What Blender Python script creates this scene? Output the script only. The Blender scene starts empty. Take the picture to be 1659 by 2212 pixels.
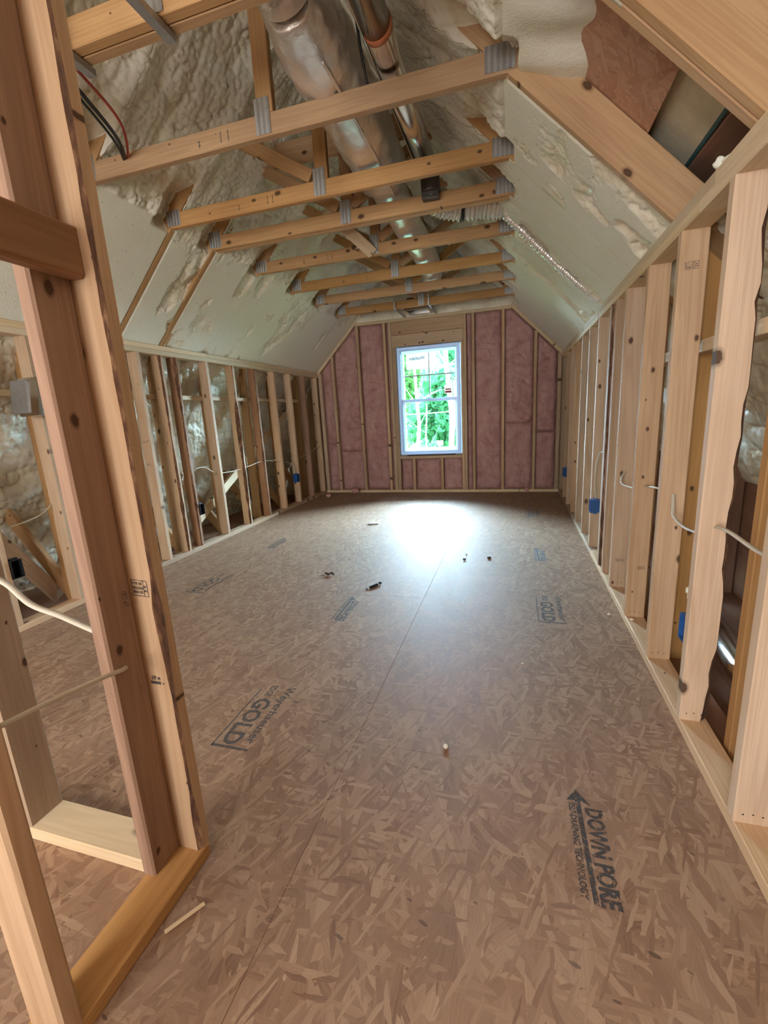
import bpy, bmesh, math, random
import numpy as np
from mathutils import Vector, Matrix, noise as mnoise

random.seed(7)
rng = np.random.default_rng(11)
scene = bpy.context.scene
COL = scene.collection

# ------------------------------------------------------------------ camera
cam_data = bpy.data.cameras.new('camera')
cam = bpy.data.objects.new('camera', cam_data)
COL.objects.link(cam)
cam_data.sensor_fit = 'HORIZONTAL'
cam_data.sensor_width = 36.0
cam_data.lens = 947.79 / 1659 * 36.0
cam_data.clip_start = 0.02
cam.matrix_world = (Matrix.Translation((-.5636, -1.1607, 1.1388))
                    @ Matrix.Rotation(math.radians(16.909), 4, 'Z')
                    @ Matrix.Rotation(math.radians(77.464), 4, 'X')
                    @ Matrix.Rotation(math.radians(-3.213), 4, 'Z'))
scene.camera = cam

# ------------------------------------------------------------------ world, sun, large lights, exposure
world = bpy.data.worlds.new('world')
scene.world = world
world.use_nodes = True
bg = world.node_tree.nodes['Background']
bg.inputs[0].default_value = (.50, .76, 1.0, 1)
bg.inputs[1].default_value = 6.5

sd = bpy.data.lights.new('sun', 'SUN')
sd.energy = 165.0
sd.angle = math.radians(95)
sd.color = (.60, .82, 1.0)
sun = bpy.data.objects.new('sun', sd)
COL.objects.link(sun)
sun.rotation_euler = Vector((.03, -1.0, -.55)).to_track_quat('-Z', 'Y').to_euler()

def area(name, loc, aim, sx, sy, power, col):
    d = bpy.data.lights.new(name, 'AREA')
    d.shape = 'RECTANGLE'
    d.size, d.size_y = sx, sy
    d.energy = power
    d.color = col
    o = bpy.data.objects.new(name, d)
    COL.objects.link(o)
    o.location = loc
    o.rotation_euler = (Vector(aim) - Vector(loc)).to_track_quat('-Z', 'Y').to_euler()
    return o
# added warm fill lamp in the rear gable opening, behind the camera
area('rear_fill_light', (-1.75, -3.32, 1.35), (-1.6, 2, 1.5), 1.5, 1.5, 80, (1, .83, .64))

vs = scene.view_settings
vs.view_transform = 'Standard'
vs.look = 'None'
vs.exposure = 0.74
vs.gamma = 1.0
vs.use_curve_mapping = False
scene.cycles.max_bounces = 4
scene.cycles.diffuse_bounces = 3
scene.cycles.glossy_bounces = 2
scene.cycles.transmission_bounces = 2
scene.cycles.use_adaptive_sampling = True
scene.cycles.adaptive_threshold = .05
scene.cycles.transparent_max_bounces = 10
scene.cycles.sample_clamp_indirect = 6.0
scene.cycles.caustics_reflective = False
scene.cycles.caustics_refractive = False

# ------------------------------------------------------------------ measured layout
XL, XR = -3.347, 0.0          # faces of the two kneewalls
YE = 5.038                    # face of the far wall
YB = -3.40                    # rear end of the attic, behind the camera
HK = 1.7156                   # underside of kneewall top plate
ZC = 2.404                    # underside of the truss ties
S = .4064                     # stud spacing
T_, W4, W6 = .038, .089, .140
XM = (XL + XR) / 2
TY = [.285, .94, 1.558, 1.982, 2.616, 3.286, 3.871, 4.532]   # near faces of the trusses
R2 = math.sqrt(2)
def zr(x): return 1.80 - x            # underside of right rafters
def zl(x): return 1.80 + (x - XL)     # underside of left rafters

# ------------------------------------------------------------------ materials
MATS = {}
def new_mat(name):
    m = bpy.data.materials.new(name)
    m.use_nodes = True
    nt = m.node_tree
    b = nt.nodes['Principled BSDF']
    MATS[name] = m
    return m, nt, b
def N(nt, typ, **kw):
    n = nt.nodes.new(typ)
    for k, v in kw.items():
        setattr(n, k, v)
    return n
def L(nt, a, b): nt.links.new(a, b)
def math_node(nt, op, a, b=None, c=None):
    n = N(nt, 'ShaderNodeMath', operation=op)
    for i, v in enumerate((a, b, c)):
        if v is None: continue
        if isinstance(v, (int, float)): n.inputs[i].default_value = v
        else: L(nt, v, n.inputs[i])
    return n.outputs[0]
def mix_col(nt, fac, a, b, mode='MIX'):
    n = N(nt, 'ShaderNodeMix', data_type='RGBA', blend_type=mode)
    if isinstance(fac, (int, float)): n.inputs[0].default_value = fac
    else: L(nt, fac, n.inputs[0])
    for i, v in ((6, a), (7, b)):
        if isinstance(v, tuple): n.inputs[i].default_value = v + (1,) if len(v) == 3 else v
        else: L(nt, v, n.inputs[i])
    return n.outputs[2]
def mapping(nt, vec, scale=(1, 1, 1), rot=(0, 0, 0), loc=(0, 0, 0)):
    n = N(nt, 'ShaderNodeMapping')
    n.inputs['Scale'].default_value = scale
    n.inputs['Rotation'].default_value = rot
    n.inputs['Location'].default_value = loc
    L(nt, vec, n.inputs['Vector'])
    return n.outputs[0]
def noise(nt, vec, scale, detail=3, rough=.55, dist=0):
    n = N(nt, 'ShaderNodeTexNoise')
    n.inputs['Scale'].default_value = scale
    n.inputs['Detail'].default_value = detail
    n.inputs['Roughness'].default_value = rough
    n.inputs['Distortion'].default_value = dist
    L(nt, vec, n.inputs['Vector'])
    return n
def ramp(nt, fac, stops):
    n = N(nt, 'ShaderNodeValToRGB')
    e = n.color_ramp.elements
    while len(e) < len(stops): e.new(.5)
    for el, (p, c) in zip(e, stops):
        el.position = p
        el.color = c + (1,) if len(c) == 3 else c
    L(nt, fac, n.inputs[0])
    return n.outputs[0]
def bump(nt, h, strength, dist, b):
    n = N(nt, 'ShaderNodeBump')
    n.inputs['Strength'].default_value = strength
    n.inputs['Distance'].default_value = dist
    L(nt, h, n.inputs['Height'])
    L(nt, n.outputs[0], b.inputs['Normal'])

def wood(name, light, dark, knots=True, rough=.62, var=.22):
    m, nt, b = new_mat(name)
    tc = N(nt, 'ShaderNodeTexCoord')
    oi = N(nt, 'ShaderNodeObjectInfo')
    off = N(nt, 'ShaderNodeVectorMath', operation='MULTIPLY_ADD')
    L(nt, oi.outputs['Random'], off.inputs[0])
    off.inputs[1].default_value = (37, 53, 91)
    L(nt, tc.outputs['Object'], off.inputs[2])
    v = off.outputs[0]
    g1 = noise(nt, mapping(nt, v, (14, 14, .55)), 1.0, 3, .5, .6)
    ring = math_node(nt, 'FRACT', math_node(nt, 'MULTIPLY', g1.outputs[0], 9.0))
    ring = math_node(nt, 'ABSOLUTE', math_node(nt, 'SUBTRACT', ring, .5))
    fine = noise(nt, mapping(nt, v, (190, 190, 5)), 1.0, 2, .6)
    f = math_node(nt, 'ADD', math_node(nt, 'MULTIPLY', ring, .62), math_node(nt, 'MULTIPLY', fine.outputs[0], .45))
    blot = noise(nt, mapping(nt, v, (7, 7, 1.6)), 1.0, 2, .5)
    f = math_node(nt, 'ADD', f, math_node(nt, 'MULTIPLY', math_node(nt, 'SUBTRACT', blot.outputs[0], .5), .95))
    col = ramp(nt, f, [(.10, light), (.85, dark)])
    # board to board tone
    hv = N(nt, 'ShaderNodeHueSaturation')
    L(nt, col, hv.inputs['Color'])
    L(nt, math_node(nt, 'MULTIPLY_ADD', oi.outputs['Random'], var * 2, 1 - var), hv.inputs['Value'])
    r2 = math_node(nt, 'FRACT', math_node(nt, 'MULTIPLY', oi.outputs['Random'], 7.31))
    L(nt, math_node(nt, 'MULTIPLY_ADD', r2, .22, .84), hv.inputs['Saturation'])
    col = hv.outputs[0]
    if knots:
        vo = N(nt, 'ShaderNodeTexVoronoi', voronoi_dimensions='2D')
        vo.inputs['Scale'].default_value = 1
        wob = noise(nt, v, 60, 2)
        vv = N(nt, 'ShaderNodeVectorMath', operation='MULTIPLY_ADD')
        L(nt, wob.outputs['Color'], vv.inputs[0]); vv.inputs[1].default_value = (.006, .006, .006)
        L(nt, v, vv.inputs[2])
        sx_ = N(nt, 'ShaderNodeSeparateXYZ'); L(nt, vv.outputs[0], sx_.inputs[0])
        cx_ = N(nt, 'ShaderNodeCombineXYZ'); L(nt, sx_.outputs[0], cx_.inputs[0]); L(nt, sx_.outputs[2], cx_.inputs[1])
        L(nt, mapping(nt, cx_.outputs[0], (9, 5.5, 1)), vo.inputs['Vector'])
        keep = N(nt, 'ShaderNodeSeparateColor'); L(nt, vo.outputs['Color'], keep.inputs[0])
        sz = math_node(nt, 'MULTIPLY_ADD', math_node(nt, 'POWER', keep.outputs[0], 3.0), .115, -.008)
        inner = math_node(nt, 'LESS_THAN', vo.outputs['Distance'], sz)
        halo = N(nt, 'ShaderNodeMapRange', interpolation_type='SMOOTHSTEP')
        L(nt, vo.outputs['Distance'], halo.inputs[0])
        L(nt, sz, halo.inputs[1]); L(nt, math_node(nt, 'MULTIPLY', sz, 1.9), halo.inputs[2])
        halo.inputs[3].default_value = .62; halo.inputs[4].default_value = 0
        gate = math_node(nt, 'GREATER_THAN', sz, .016)
        col = mix_col(nt, math_node(nt, 'MULTIPLY', halo.outputs[0], gate), col, tuple(c * .42 for c in dark))
        col = mix_col(nt, math_node(nt, 'MULTIPLY', math_node(nt, 'MULTIPLY', inner, gate), .8), col, (.05, .022, .010))
    L(nt, col, b.inputs['Base Color'])
    b.inputs['Roughness'].default_value = rough
    b.inputs['Specular IOR Level'].default_value = .3
    return m

SPF = wood('pine_stud', (.60, .42, .27), (.42, .26, .15))
SYP = wood('truss_pine', (.54, .315, .135), (.38, .195, .075), var=.10)
REDW = wood('red_brown_stud', (.36, .20, .115), (.21, .105, .055), var=.10)
PALE = wood('pale_plate', (.72, .56, .36), (.57, .40, .23), var=.10)
PLY = wood('plywood', (.55, .39, .23), (.46, .30, .16), knots=False)

m, nt, b = new_mat('bark')
tc = N(nt, 'ShaderNodeTexCoord')
n1 = noise(nt, mapping(nt, tc.outputs['Object'], (60, 60, 14)), 1, 5, .65)
L(nt, ramp(nt, n1.outputs[0], [(.3, (.045, .022, .012)), (.52, (.13, .06, .03)), (.7, (.34, .19, .10))]), b.inputs['Base Color'])
b.inputs['Roughness'].default_value = .9
bump(nt, n1.outputs[0], .8, .006, b)
BARK = m

def osb(name, pal, gloss, dust=(.50, .40, .34), dusty=.8):
    m, nt, b = new_mat(name)
    tc = N(nt, 'ShaderNodeTexCoord')
    base = tc.outputs['Object']
    wob = noise(nt, base, 14, 3)
    ad = N(nt, 'ShaderNodeVectorMath', operation='MULTIPLY_ADD')
    L(nt, wob.outputs['Color'], ad.inputs[0]); ad.inputs[1].default_value = (.016, .016, 0); L(nt, base, ad.inputs[2])
    vec = ad.outputs[0]
    val = None; hgt = None
    for i, (rot, sc, thr) in enumerate([(.2, (22, 7, 1), -1), (1.2, (28, 8, 1), .40), (-.7, (32, 8, 1), .48), (.75, (30, 6.5, 1), .55),
                                        (2.2, (45, 11, 1), .62), (.05, (38, 7, 1), .62), (-.35, (62, 12, 1), .70), (1.55, (90, 20, 1), .78), (.4, (120, 14, 1), .80)]):
        v1 = mapping(nt, vec, (1, 1, 1), (0, 0, rot), (3.7 * i, 1.9 * i, 0))
        vo = N(nt, 'ShaderNodeTexVoronoi', voronoi_dimensions='2D')
        vo.inputs['Scale'].default_value = 1
        L(nt, mapping(nt, v1, sc), vo.inputs['Vector'])
        sp = N(nt, 'ShaderNodeSeparateColor'); L(nt, vo.outputs['Color'], sp.inputs[0])
        gr = noise(nt, mapping(nt, v1, (sc[0] * 7, sc[1] * .6, 1)), 1, 2)
        sh = math_node(nt, 'MULTIPLY_ADD', gr.outputs[0], .50, math_node(nt, 'MULTIPLY_ADD', sp.outputs[1], .52, -.02))
        if val is None: val, hgt = sh, sp.outputs[0]
        else:
            g = math_node(nt, 'GREATER_THAN', sp.outputs[0], thr)
            mx = N(nt, 'ShaderNodeMix'); L(nt, g, mx.inputs[0]); L(nt, val, mx.inputs[2]); L(nt, sh, mx.inputs[3]); val = mx.outputs[0]
            mh = N(nt, 'ShaderNodeMix'); L(nt, g, mh.inputs[0]); L(nt, hgt, mh.inputs[2])
            L(nt, math_node(nt, 'ADD', sp.outputs[0], sp.outputs[2]), mh.inputs[3]); hgt = mh.outputs[0]
    col = ramp(nt, val, [(.08, pal[0]), (.26, pal[1]), (.52, pal[2]), (.84, pal[3])])
    big = noise(nt, base, 1.4, 3)
    col = mix_col(nt, math_node(nt, 'MULTIPLY', math_node(nt, 'SUBTRACT', big.outputs[0], .35), .5), col, pal[2])
    # short dark resin marks
    sv = N(nt, 'ShaderNodeTexVoronoi', voronoi_dimensions='2D'); sv.inputs['Scale'].default_value = 1
    L(nt, mapping(nt, mapping(nt, vec, (1, 1, 1), (0, 0, .3)), (7, 20, 1)), sv.inputs['Vector'])
    s2 = N(nt, 'ShaderNodeSeparateColor'); L(nt, sv.outputs['Color'], s2.inputs[0])
    mk = math_node(nt, 'MULTIPLY', math_node(nt, 'LESS_THAN', sv.outputs['Distance'], math_node(nt, 'MULTIPLY', s2.outputs[0], .10)), math_node(nt, 'GREATER_THAN', s2.outputs[2], .86))
    col = mix_col(nt, math_node(nt, 'MULTIPLY', mk, .7), col, (.06, .035, .025))
    # fine sawdust and scuffs
    du = noise(nt, base, 6, 6, .7)
    col = mix_col(nt, math_node(nt, 'MULTIPLY', math_node(nt, 'SUBTRACT', du.outputs[0], .32), dusty), col, dust)
    L(nt, col, b.inputs['Base Color'])
    rg = math_node(nt, 'MULTIPLY_ADD', val, .16, gloss)
    L(nt, rg, b.inputs['Roughness'])
    b.inputs['Specular IOR Level'].default_value = .38
    return m
OSB = osb('floor_osb', ((.12, .058, .033), (.225, .122, .072), (.315, .185, .112), (.46, .305, .195)), .54, (.37, .262, .195), .75)
OSB_ROOF = osb('roof_osb', ((.19, .075, .040), (.36, .165, .095), (.44, .22, .13), (.55, .33, .22)), .6)

# sprayed foam: attribute 'skin' = 1 on the raw bubbly skin, 0 on the planed cut face
m, nt, b = new_mat('spray_foam')
tc = N(nt, 'ShaderNodeTexCoord')
at = N(nt, 'ShaderNodeAttribute'); at.attribute_name = 'skin'
n1 = noise(nt, tc.outputs['Object'], 6, 4)
n2 = noise(nt, tc.outputs['Object'], 110, 4, .65)
pit = N(nt, 'ShaderNodeTexVoronoi'); pit.inputs['Scale'].default_value = 34; L(nt, tc.outputs['Object'], pit.inputs['Vector'])
pk = N(nt, 'ShaderNodeSeparateColor'); L(nt, pit.outputs['Color'], pk.inputs[0])
pits = math_node(nt, 'MULTIPLY', math_node(nt, 'LESS_THAN', pit.outputs['Distance'], .17), math_node(nt, 'GREATER_THAN', pk.outputs[0], .86))
cut = mix_col(nt, n1.outputs[0], (.84, .82, .71), (.76, .73, .60))
cut = mix_col(nt, math_node(nt, 'MULTIPLY', pits, .55), cut, (.40, .33, .20))
skin = ramp(nt, n1.outputs[0], [(.3, (.66, .57, .42)), (.5, (.75, .69, .54)), (.7, (.82, .78, .66))])
L(nt, mix_col(nt, at.outputs['Fac'], cut, skin), b.inputs['Base Color'])
L(nt, math_node(nt, 'MULTIPLY_ADD', at.outputs['Fac'], -.46, .80), b.inputs['Roughness'])
b.inputs['Specular IOR Level'].default_value = .5
bump(nt, n2.outputs[0], .5, .004, b)
FOAM = m

m, nt, b = new_mat('pink_fibreglass')
tc = N(nt, 'ShaderNodeTexCoord')
n1 = noise(nt, tc.outputs['Object'], 5, 5, .65, .4)
n2 = noise(nt, tc.outputs['Object'], 70, 4, .7)
c = ramp(nt, n1.outputs[0], [(.30, (.42, .22, .215)), (.5, (.57, .345, .33)), (.72, (.65, .43, .41))])
c = mix_col(nt, math_node(nt, 'MULTIPLY', n2.outputs[0], .3), c, (.30, .13, .14))
L(nt, c, b.inputs['Base Color'])
b.inputs['Roughness'].default_value = .95
b.inputs['Specular IOR Level'].default_value = .1
bump(nt, n2.outputs[0], .7, .008, b)
PINK = m

def flat(name, col, rough=.5, metal=0, spec=.5, vary=0, vscale=8, bmp=0, bscale=60):
    m, nt, b = new_mat(name)
    tc = N(nt, 'ShaderNodeTexCoord')
    if vary:
        n1 = noise(nt, tc.outputs['Object'], vscale, 4)
        L(nt, mix_col(nt, n1.outputs[0], tuple(c * (1 - vary) for c in col), tuple(min(1, c * (1 + vary)) for c in col)), b.inputs['Base Color'])
    else:
        b.inputs['Base Color'].default_value = col + (1,)
    b.inputs['Roughness'].default_value = rough
    b.inputs['Metallic'].default_value = metal
    b.inputs['Specular IOR Level'].default_value = spec
    if bmp:
        n2 = noise(nt, tc.outputs['Object'], bscale, 3)
        bump(nt, n2.outputs[0], bmp, .004, b)
    return m
FOIL = flat('foil', (.80, .77, .74), .34, .72, .5, .10, 12, .8, 38)
TIN = flat('galvanised_duct', (.70, .68, .65), .20, 1, .5, .06, 4)
GALV = flat('gusset_steel', (.42, .42, .42), .48, .85, .5, .22, 60, .35, 160)
BLUE = flat('blue_plastic', (.018, .085, .27), .38, 0, .5, .1)
DARKBOX = flat('black_plastic', (.010, .012, .016), .4)
CABLE = flat('white_cable_jacket', (.62, .57, .47), .45)
BLACK = flat('black_rubber', (.012, .012, .014), .5)
REDW2 = flat('red_wire', (.42, .055, .04), .45)
COPPER = flat('copper', (.72, .30, .17), .35, .8)
def ink(name, col, wear, thr):
    m, nt, b = new_mat(name)
    tc = N(nt, 'ShaderNodeTexCoord')
    n1 = noise(nt, tc.outputs['Object'], 75, 4, .7)
    tp = N(nt, 'ShaderNodeBsdfTransparent')
    b.inputs['Base Color'].default_value = col + (1,)
    b.inputs['Roughness'].default_value = .7
    mr = N(nt, 'ShaderNodeMapRange'); L(nt, n1.outputs[0], mr.inputs[0])
    mr.inputs[1].default_value = thr - .06; mr.inputs[2].default_value = thr + .06
    mr.inputs[3].default_value = wear; mr.inputs[4].default_value = .05
    mx = N(nt, 'ShaderNodeMixShader'); L(nt, mr.outputs[0], mx.inputs[0])
    L(nt, b.outputs[0], mx.inputs[1]); L(nt, tp.outputs[0], mx.inputs[2])
    L(nt, mx.outputs[0], nt.nodes['Material Output'].inputs[0])
    return m
INK = ink('black_stamp_ink', (.055, .052, .055), .75, .46)
INKG = ink('worn_grey_ink', (.085, .078, .076), .65, .45)
INKB = ink('blue_grey_ink', (.13, .16, .20), .65, .45)
VINYL = flat('white_vinyl', (.74, .78, .84), .35, 0, .5)
PAPER = flat('paper_label', (.84, .87, .87), .7)
for _m in (VINYL,):
    _nt = _m.node_tree
    _tr = N(_nt, 'ShaderNodeBsdfTranslucent'); _tr.inputs[0].default_value = (.62, .78, .95, 1)
    _mx = N(_nt, 'ShaderNodeMixShader'); _mx.inputs[0].default_value = .25
    L(_nt, _nt.nodes['Principled BSDF'].outputs[0], _mx.inputs[1]); L(_nt, _tr.outputs[0], _mx.inputs[2])
    L(_nt, _mx.outputs[0], _nt.nodes['Material Output'].inputs[0])
_nt = PAPER.node_tree
_tr = N(_nt, 'ShaderNodeBsdfTranslucent'); _tr.inputs[0].default_value = (.85, .88, .88, 1)
_mx = N(_nt, 'ShaderNodeMixShader'); _mx.inputs[0].default_value = .18
L(_nt, _nt.nodes['Principled BSDF'].outputs[0], _mx.inputs[1]); L(_nt, _tr.outputs[0], _mx.inputs[2])
L(_nt, _mx.outputs[0], _nt.nodes['Material Output'].inputs[0])
MUNT = flat('grey_blue_grille', (.38, .45, .52), .4)
REDP = flat('red_print', (.75, .10, .09), .6)
TEAL = flat('teal_edge', (.02, .09, .10), .6)
GREYF = flat('grey_green_board', (.60, .54, .40), .8, 0, .3, .35, 9, .4, 30)
DARKW = wood('dark_aged_board', (.30, .155, .095), (.19, .09, .055), knots=False)
SCRAPP = flat('pink_scrap', (.66, .36, .36), .95, 0, .1, .2, 60, .6, 90)
WHITEF = flat('foam_crumb', (.82, .80, .68), .8)
TWIGM = flat('brown_scrap', (.09, .06, .045), .8, 0, .3, .4, 60)
SOIL = flat('forest_floor', (.10, .14, .05), .95, 0, .1, .4, 3)
TRUNK = flat('pale_bark', (.36, .35, .33), .9, 0, .2, .25, 10)
LEAF = {}
for nm, c in (('leaf_bright', (.19, .42, .14)), ('leaf_mid', (.10, .34, .16)), ('leaf_cool', (.085, .31, .18))):
    m, nt, b = new_mat(nm)
    oi = N(nt, 'ShaderNodeNewGeometry')
    L(nt, mix_col(nt, oi.outputs['Random Per Island'], tuple(x * .6 for x in c), tuple(min(1, x * 1.35) for x in c)), b.inputs['Base Color'])
    b.inputs['Roughness'].default_value = .6
    tr = N(nt, 'ShaderNodeBsdfTranslucent'); tr.inputs[0].default_value = (c[0] * 1.2, min(1, c[1] * 1.3), c[2], 1)
    mx = N(nt, 'ShaderNodeMixShader'); mx.inputs[0].default_value = .45
    L(nt, b.outputs[0], mx.inputs[1]); L(nt, tr.outputs[0], mx.inputs[2])
    L(nt, mx.outputs[0], nt.nodes['Material Output'].inputs[0])
    LEAF[nm] = m
m, nt, b = new_mat('window_glass')
nt.nodes.remove(b)
tr = N(nt, 'ShaderNodeBsdfTransparent'); tr.inputs[0].default_value = (.93, .97, .97, 1)
gl = N(nt, 'ShaderNodeBsdfGlossy'); gl.inputs['Roughness'].default_value = .02
fr = N(nt, 'ShaderNodeFresnel'); fr.inputs[0].default_value = 1.35
mx = N(nt, 'ShaderNodeMixShader')
L(nt, fr.outputs[0], mx.inputs[0]); L(nt, tr.outputs[0], mx.inputs[1]); L(nt, gl.outputs[0], mx.inputs[2])
L(nt, mx.outputs[0], nt.nodes['Material Output'].inputs[0])
GLASS = m

# ------------------------------------------------------------------ object helpers
def empty(name, loc=(0, 0, 0)):
    o = bpy.data.objects.new(name, None)
    o.location = loc
    o.empty_display_size = .1
    COL.objects.link(o)
    return o
ROOTLOC = {}
def wloc(o):
    v = Vector((0, 0, 0))
    while o is not None:
        v = v + o.location
        o = o.parent
    return v
def attach(o, parent):
    """o currently carries a world transform; parents never rotate"""
    if parent is not None:
        o.parent = parent
        o.location = o.location - wloc(parent)
    return o
def structure(name, loc=(0, 0, 0)):
    o = empty(name, loc)
    o['kind'] = 'structure'
    return o
def tag(o, label, cat, group=None):
    o['label'] = label
    o['category'] = cat
    if group: o['group'] = group
    return o
def thing(name, label, cat, loc, group=None):
    return tag(empty(name, loc), label, cat, group)
def mesh_obj(name, verts, faces, mats, parent=None, smooth=False, loc=None, midx=None):
    """verts in world space; origin moved to loc"""
    me = bpy.data.meshes.new(name)
    if loc is None:
        a = np.asarray(verts, float)
        loc = (a.min(0) + a.max(0)) / 2
    a = np.asarray(verts, float) - np.asarray(loc, float)
    me.from_pydata(a.tolist(), [], faces)
    for mm in (mats if isinstance(mats, (list, tuple)) else [mats]):
        me.materials.append(mm)
    if midx is not None:
        me.polygons.foreach_set('material_index', midx)
    if smooth:
        me.polygons.foreach_set('use_smooth', [True] * len(me.polygons))
    me.update()
    o = bpy.data.objects.new(name, me)
    COL.objects.link(o)
    o.location = tuple(loc)
    attach(o, parent)
    return o

BAR = {}
def bar_mesh(Ln, w, t, ch, mat, wane=None, seed=0):
    key = (round(Ln, 3), round(w, 3), round(t, 3), ch, mat.name, wane, seed if wane else 0)
    if key in BAR: return BAR[key]
    r = random.Random(seed)
    ns = 2 if not wane else max(12, int(Ln / .045))
    vs_, fs, mi = [], [], []
    ph = r.uniform(0, 50)
    for k in range(ns):
        z = -Ln / 2 + Ln * k / (ns - 1)
        cs = [ch] * 4                       # corners (+,+) (-,+) (-,-) (+,-)
        if wane:
            a = mnoise.noise((ph, z * 2.2, 0)) + .55 * mnoise.noise((ph, z * 9, 3)) + .3 * mnoise.noise((ph, z * 30, 7))
            cs[wane[0]] = min(max(ch, wane[1] * (a * .8 + .45)), w * .42, )
        x, y = w / 2, t / 2
        def cc(i, q):
            return min(cs[i], t * .80) if q else cs[i]
        pts = [(x, y - cc(0, 1)), (x - cs[0], y), (-x + cs[1], y), (-x, y - cc(1, 1)),
               (-x, -y + cc(2, 1)), (-x + cs[2], -y), (x - cs[3], -y), (x, -y + cc(3, 1))]
        vs_ += [(p[0], p[1], z) for p in pts]
    wf = {0: 0, 1: 2, 2: 4, 3: 6}
    for k in range(ns - 1):
        for i in range(8):
            j = (i + 1) % 8
            fs.append((k * 8 + i, k * 8 + j, (k + 1) * 8 + j, (k + 1) * 8 + i))
            mi.append(1 if wane and i == wf[wane[0]] else 0)
    fs.append(tuple(reversed(range(8)))); mi.append(0)
    fs.append(tuple(range((ns - 1) * 8, ns * 8))); mi.append(0)
    me = bpy.data.meshes.new('lumber')
    me.from_pydata(vs_, [], fs)
    me.materials.append(mat); me.materials.append(BARK)
    me.polygons.foreach_set('material_index', mi)
    me.update()
    BAR[key] = me
    return me
def bar(name, p0, p1, w, t, wdir, mat, parent, ch=.003, wane=None, seed=0):
    """lumber from p0 to p1; w measured along wdir, t across"""
    p0, p1 = Vector(p0), Vector(p1)
    d = p1 - p0
    z = d.normalized()
    x = Vector(wdir); x = (x - z * x.dot(z)).normalized()
    y = z.cross(x)
    o = bpy.data.objects.new(name, bar_mesh(d.length, w, t, ch, mat, wane, seed))
    COL.objects.link(o)
    M = Matrix((x, y, z)).transposed()
    o.rotation_euler = M.to_euler()
    o.location = (p0 + p1) / 2
    attach(o, parent)
    return o
def box(name, lo, hi, mat, parent, ch=.002):
    """axis-aligned block, grain along its longest side"""
    lo, hi = Vector(lo), Vector(hi)
    s = hi - lo
    k = max(range(3), key=lambda i: s[i])
    c = (lo + hi) / 2
    e = Vector((0, 0, 0)); e[k] = s[k] / 2
    rest = [i for i in range(3) if i != k]
    wi = max(rest, key=lambda i: s[i]); ti = [i for i in rest if i != wi][0]
    wd = Vector((0, 0, 0)); wd[wi] = 1
    return bar(name, c - e, c + e, s[wi], s[ti], wd, mat, parent, min(ch, s[ti] * .3))

def sweep(name, path, prof, mat, parent=None, closed_prof=True, caps=True, up=(0, 0, 1), rfun=None, smooth=True):
    """prof: list of (a,b) points; rfun(i,k)-> radial factor"""
    P = [Vector(p) for p in path]
    n, k = len(P), len(prof)
    verts, faces = [], []
    prev = None
    for i, p in enumerate(P):
        t = (P[min(i + 1, n - 1)] - P[max(i - 1, 0)]).normalized()
        ref = Vector(up) if prev is None else prev
        b_ = ref - t * ref.dot(t)
        if b_.length < 1e-5: b_ = Vector((1, 0, 0)) - t * t.x
        b_.normalize(); prev = b_
        a_ = b_.cross(t)
        for j, (u, v) in enumerate(prof):
            f = rfun(i, j) if rfun else 1
            verts.append(tuple(p + a_ * u * f + b_ * v * f))
    for i in range(n - 1):
        for j in range(k):
            j2 = (j + 1) % k
            faces.append((i * k + j, i * k + j2, (i + 1) * k + j2, (i + 1) * k + j))
    if caps:
        faces.append(tuple(reversed(range(k)))); faces.append(tuple(range((n - 1) * k, n * k)))
    return mesh_obj(name, verts, faces, mat, parent, smooth)
def circ(r, k=16, ry=None):
    ry = r if ry is None else ry
    return [(r * math.cos(2 * math.pi * i / k), ry * math.sin(2 * math.pi * i / k)) for i in range(k)]
def curve_pts(pts, n=8):
    """Catmull-Rom"""
    P = [Vector(p) for p in pts]
    out = []
    for i in range(len(P) - 1):
        a = P[max(i - 1, 0)]; b_ = P[i]; c = P[i + 1]; d = P[min(i + 2, len(P) - 1)]
        for j in range(n):
            t = j / n
            out.append(.5 * ((2 * b_) + (c - a) * t + (2 * a - 5 * b_ + 4 * c - d) * t * t + (3 * b_ - a - 3 * c + d) * t ** 3))
    out.append(P[-1])
    return out

# numpy noises -----------------------------------------------------
def hsh(ix, iy, s):
    n = (ix.astype(np.int64) * 374761393 + iy.astype(np.int64) * 668265263 + s * 1274126177) & 0x7fffffff
    n = ((n ^ (n >> 13)) * 1274126177) & 0x7fffffff
    return ((n ^ (n >> 16)) & 0xffff) / 65535.0
def vnoise(x, y, s=0):
    ix, iy = np.floor(x), np.floor(y)
    fx, fy = x - ix, y - iy
    fx = fx * fx * (3 - 2 * fx); fy = fy * fy * (3 - 2 * fy)
    a = hsh(ix, iy, s); b_ = hsh(ix + 1, iy, s); c = hsh(ix, iy + 1, s); d = hsh(ix + 1, iy + 1, s)
    return (a * (1 - fx) + b_ * fx) * (1 - fy) + (c * (1 - fx) + d * fx) * fy
def fbm(x, y, s=0, o=3):
    v = 0; a = .5; t = 0
    for i in range(o):
        v = v + a * vnoise(x * 2 ** i, y * 2 ** i, s + i * 17); t += a; a *= .5
    return v / t
def dome(x, y, s=0):
    ix, iy = np.floor(x), np.floor(y)
    best = np.full(x.shape, 9.)
    for dx in (-1, 0, 1):
        for dy in (-1, 0, 1):
            cx, cy = ix + dx, iy + dy
            px = cx + .15 + .7 * hsh(cx, cy, s); py = cy + .15 + .7 * hsh(cx, cy, s + 5)
            r = .55 + .5 * hsh(cx, cy, s + 9)
            best = np.minimum(best, ((x - px) ** 2 + (y - py) ** 2) / r ** 2)
    return np.sqrt(np.clip(1 - best, 0, 1))
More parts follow.
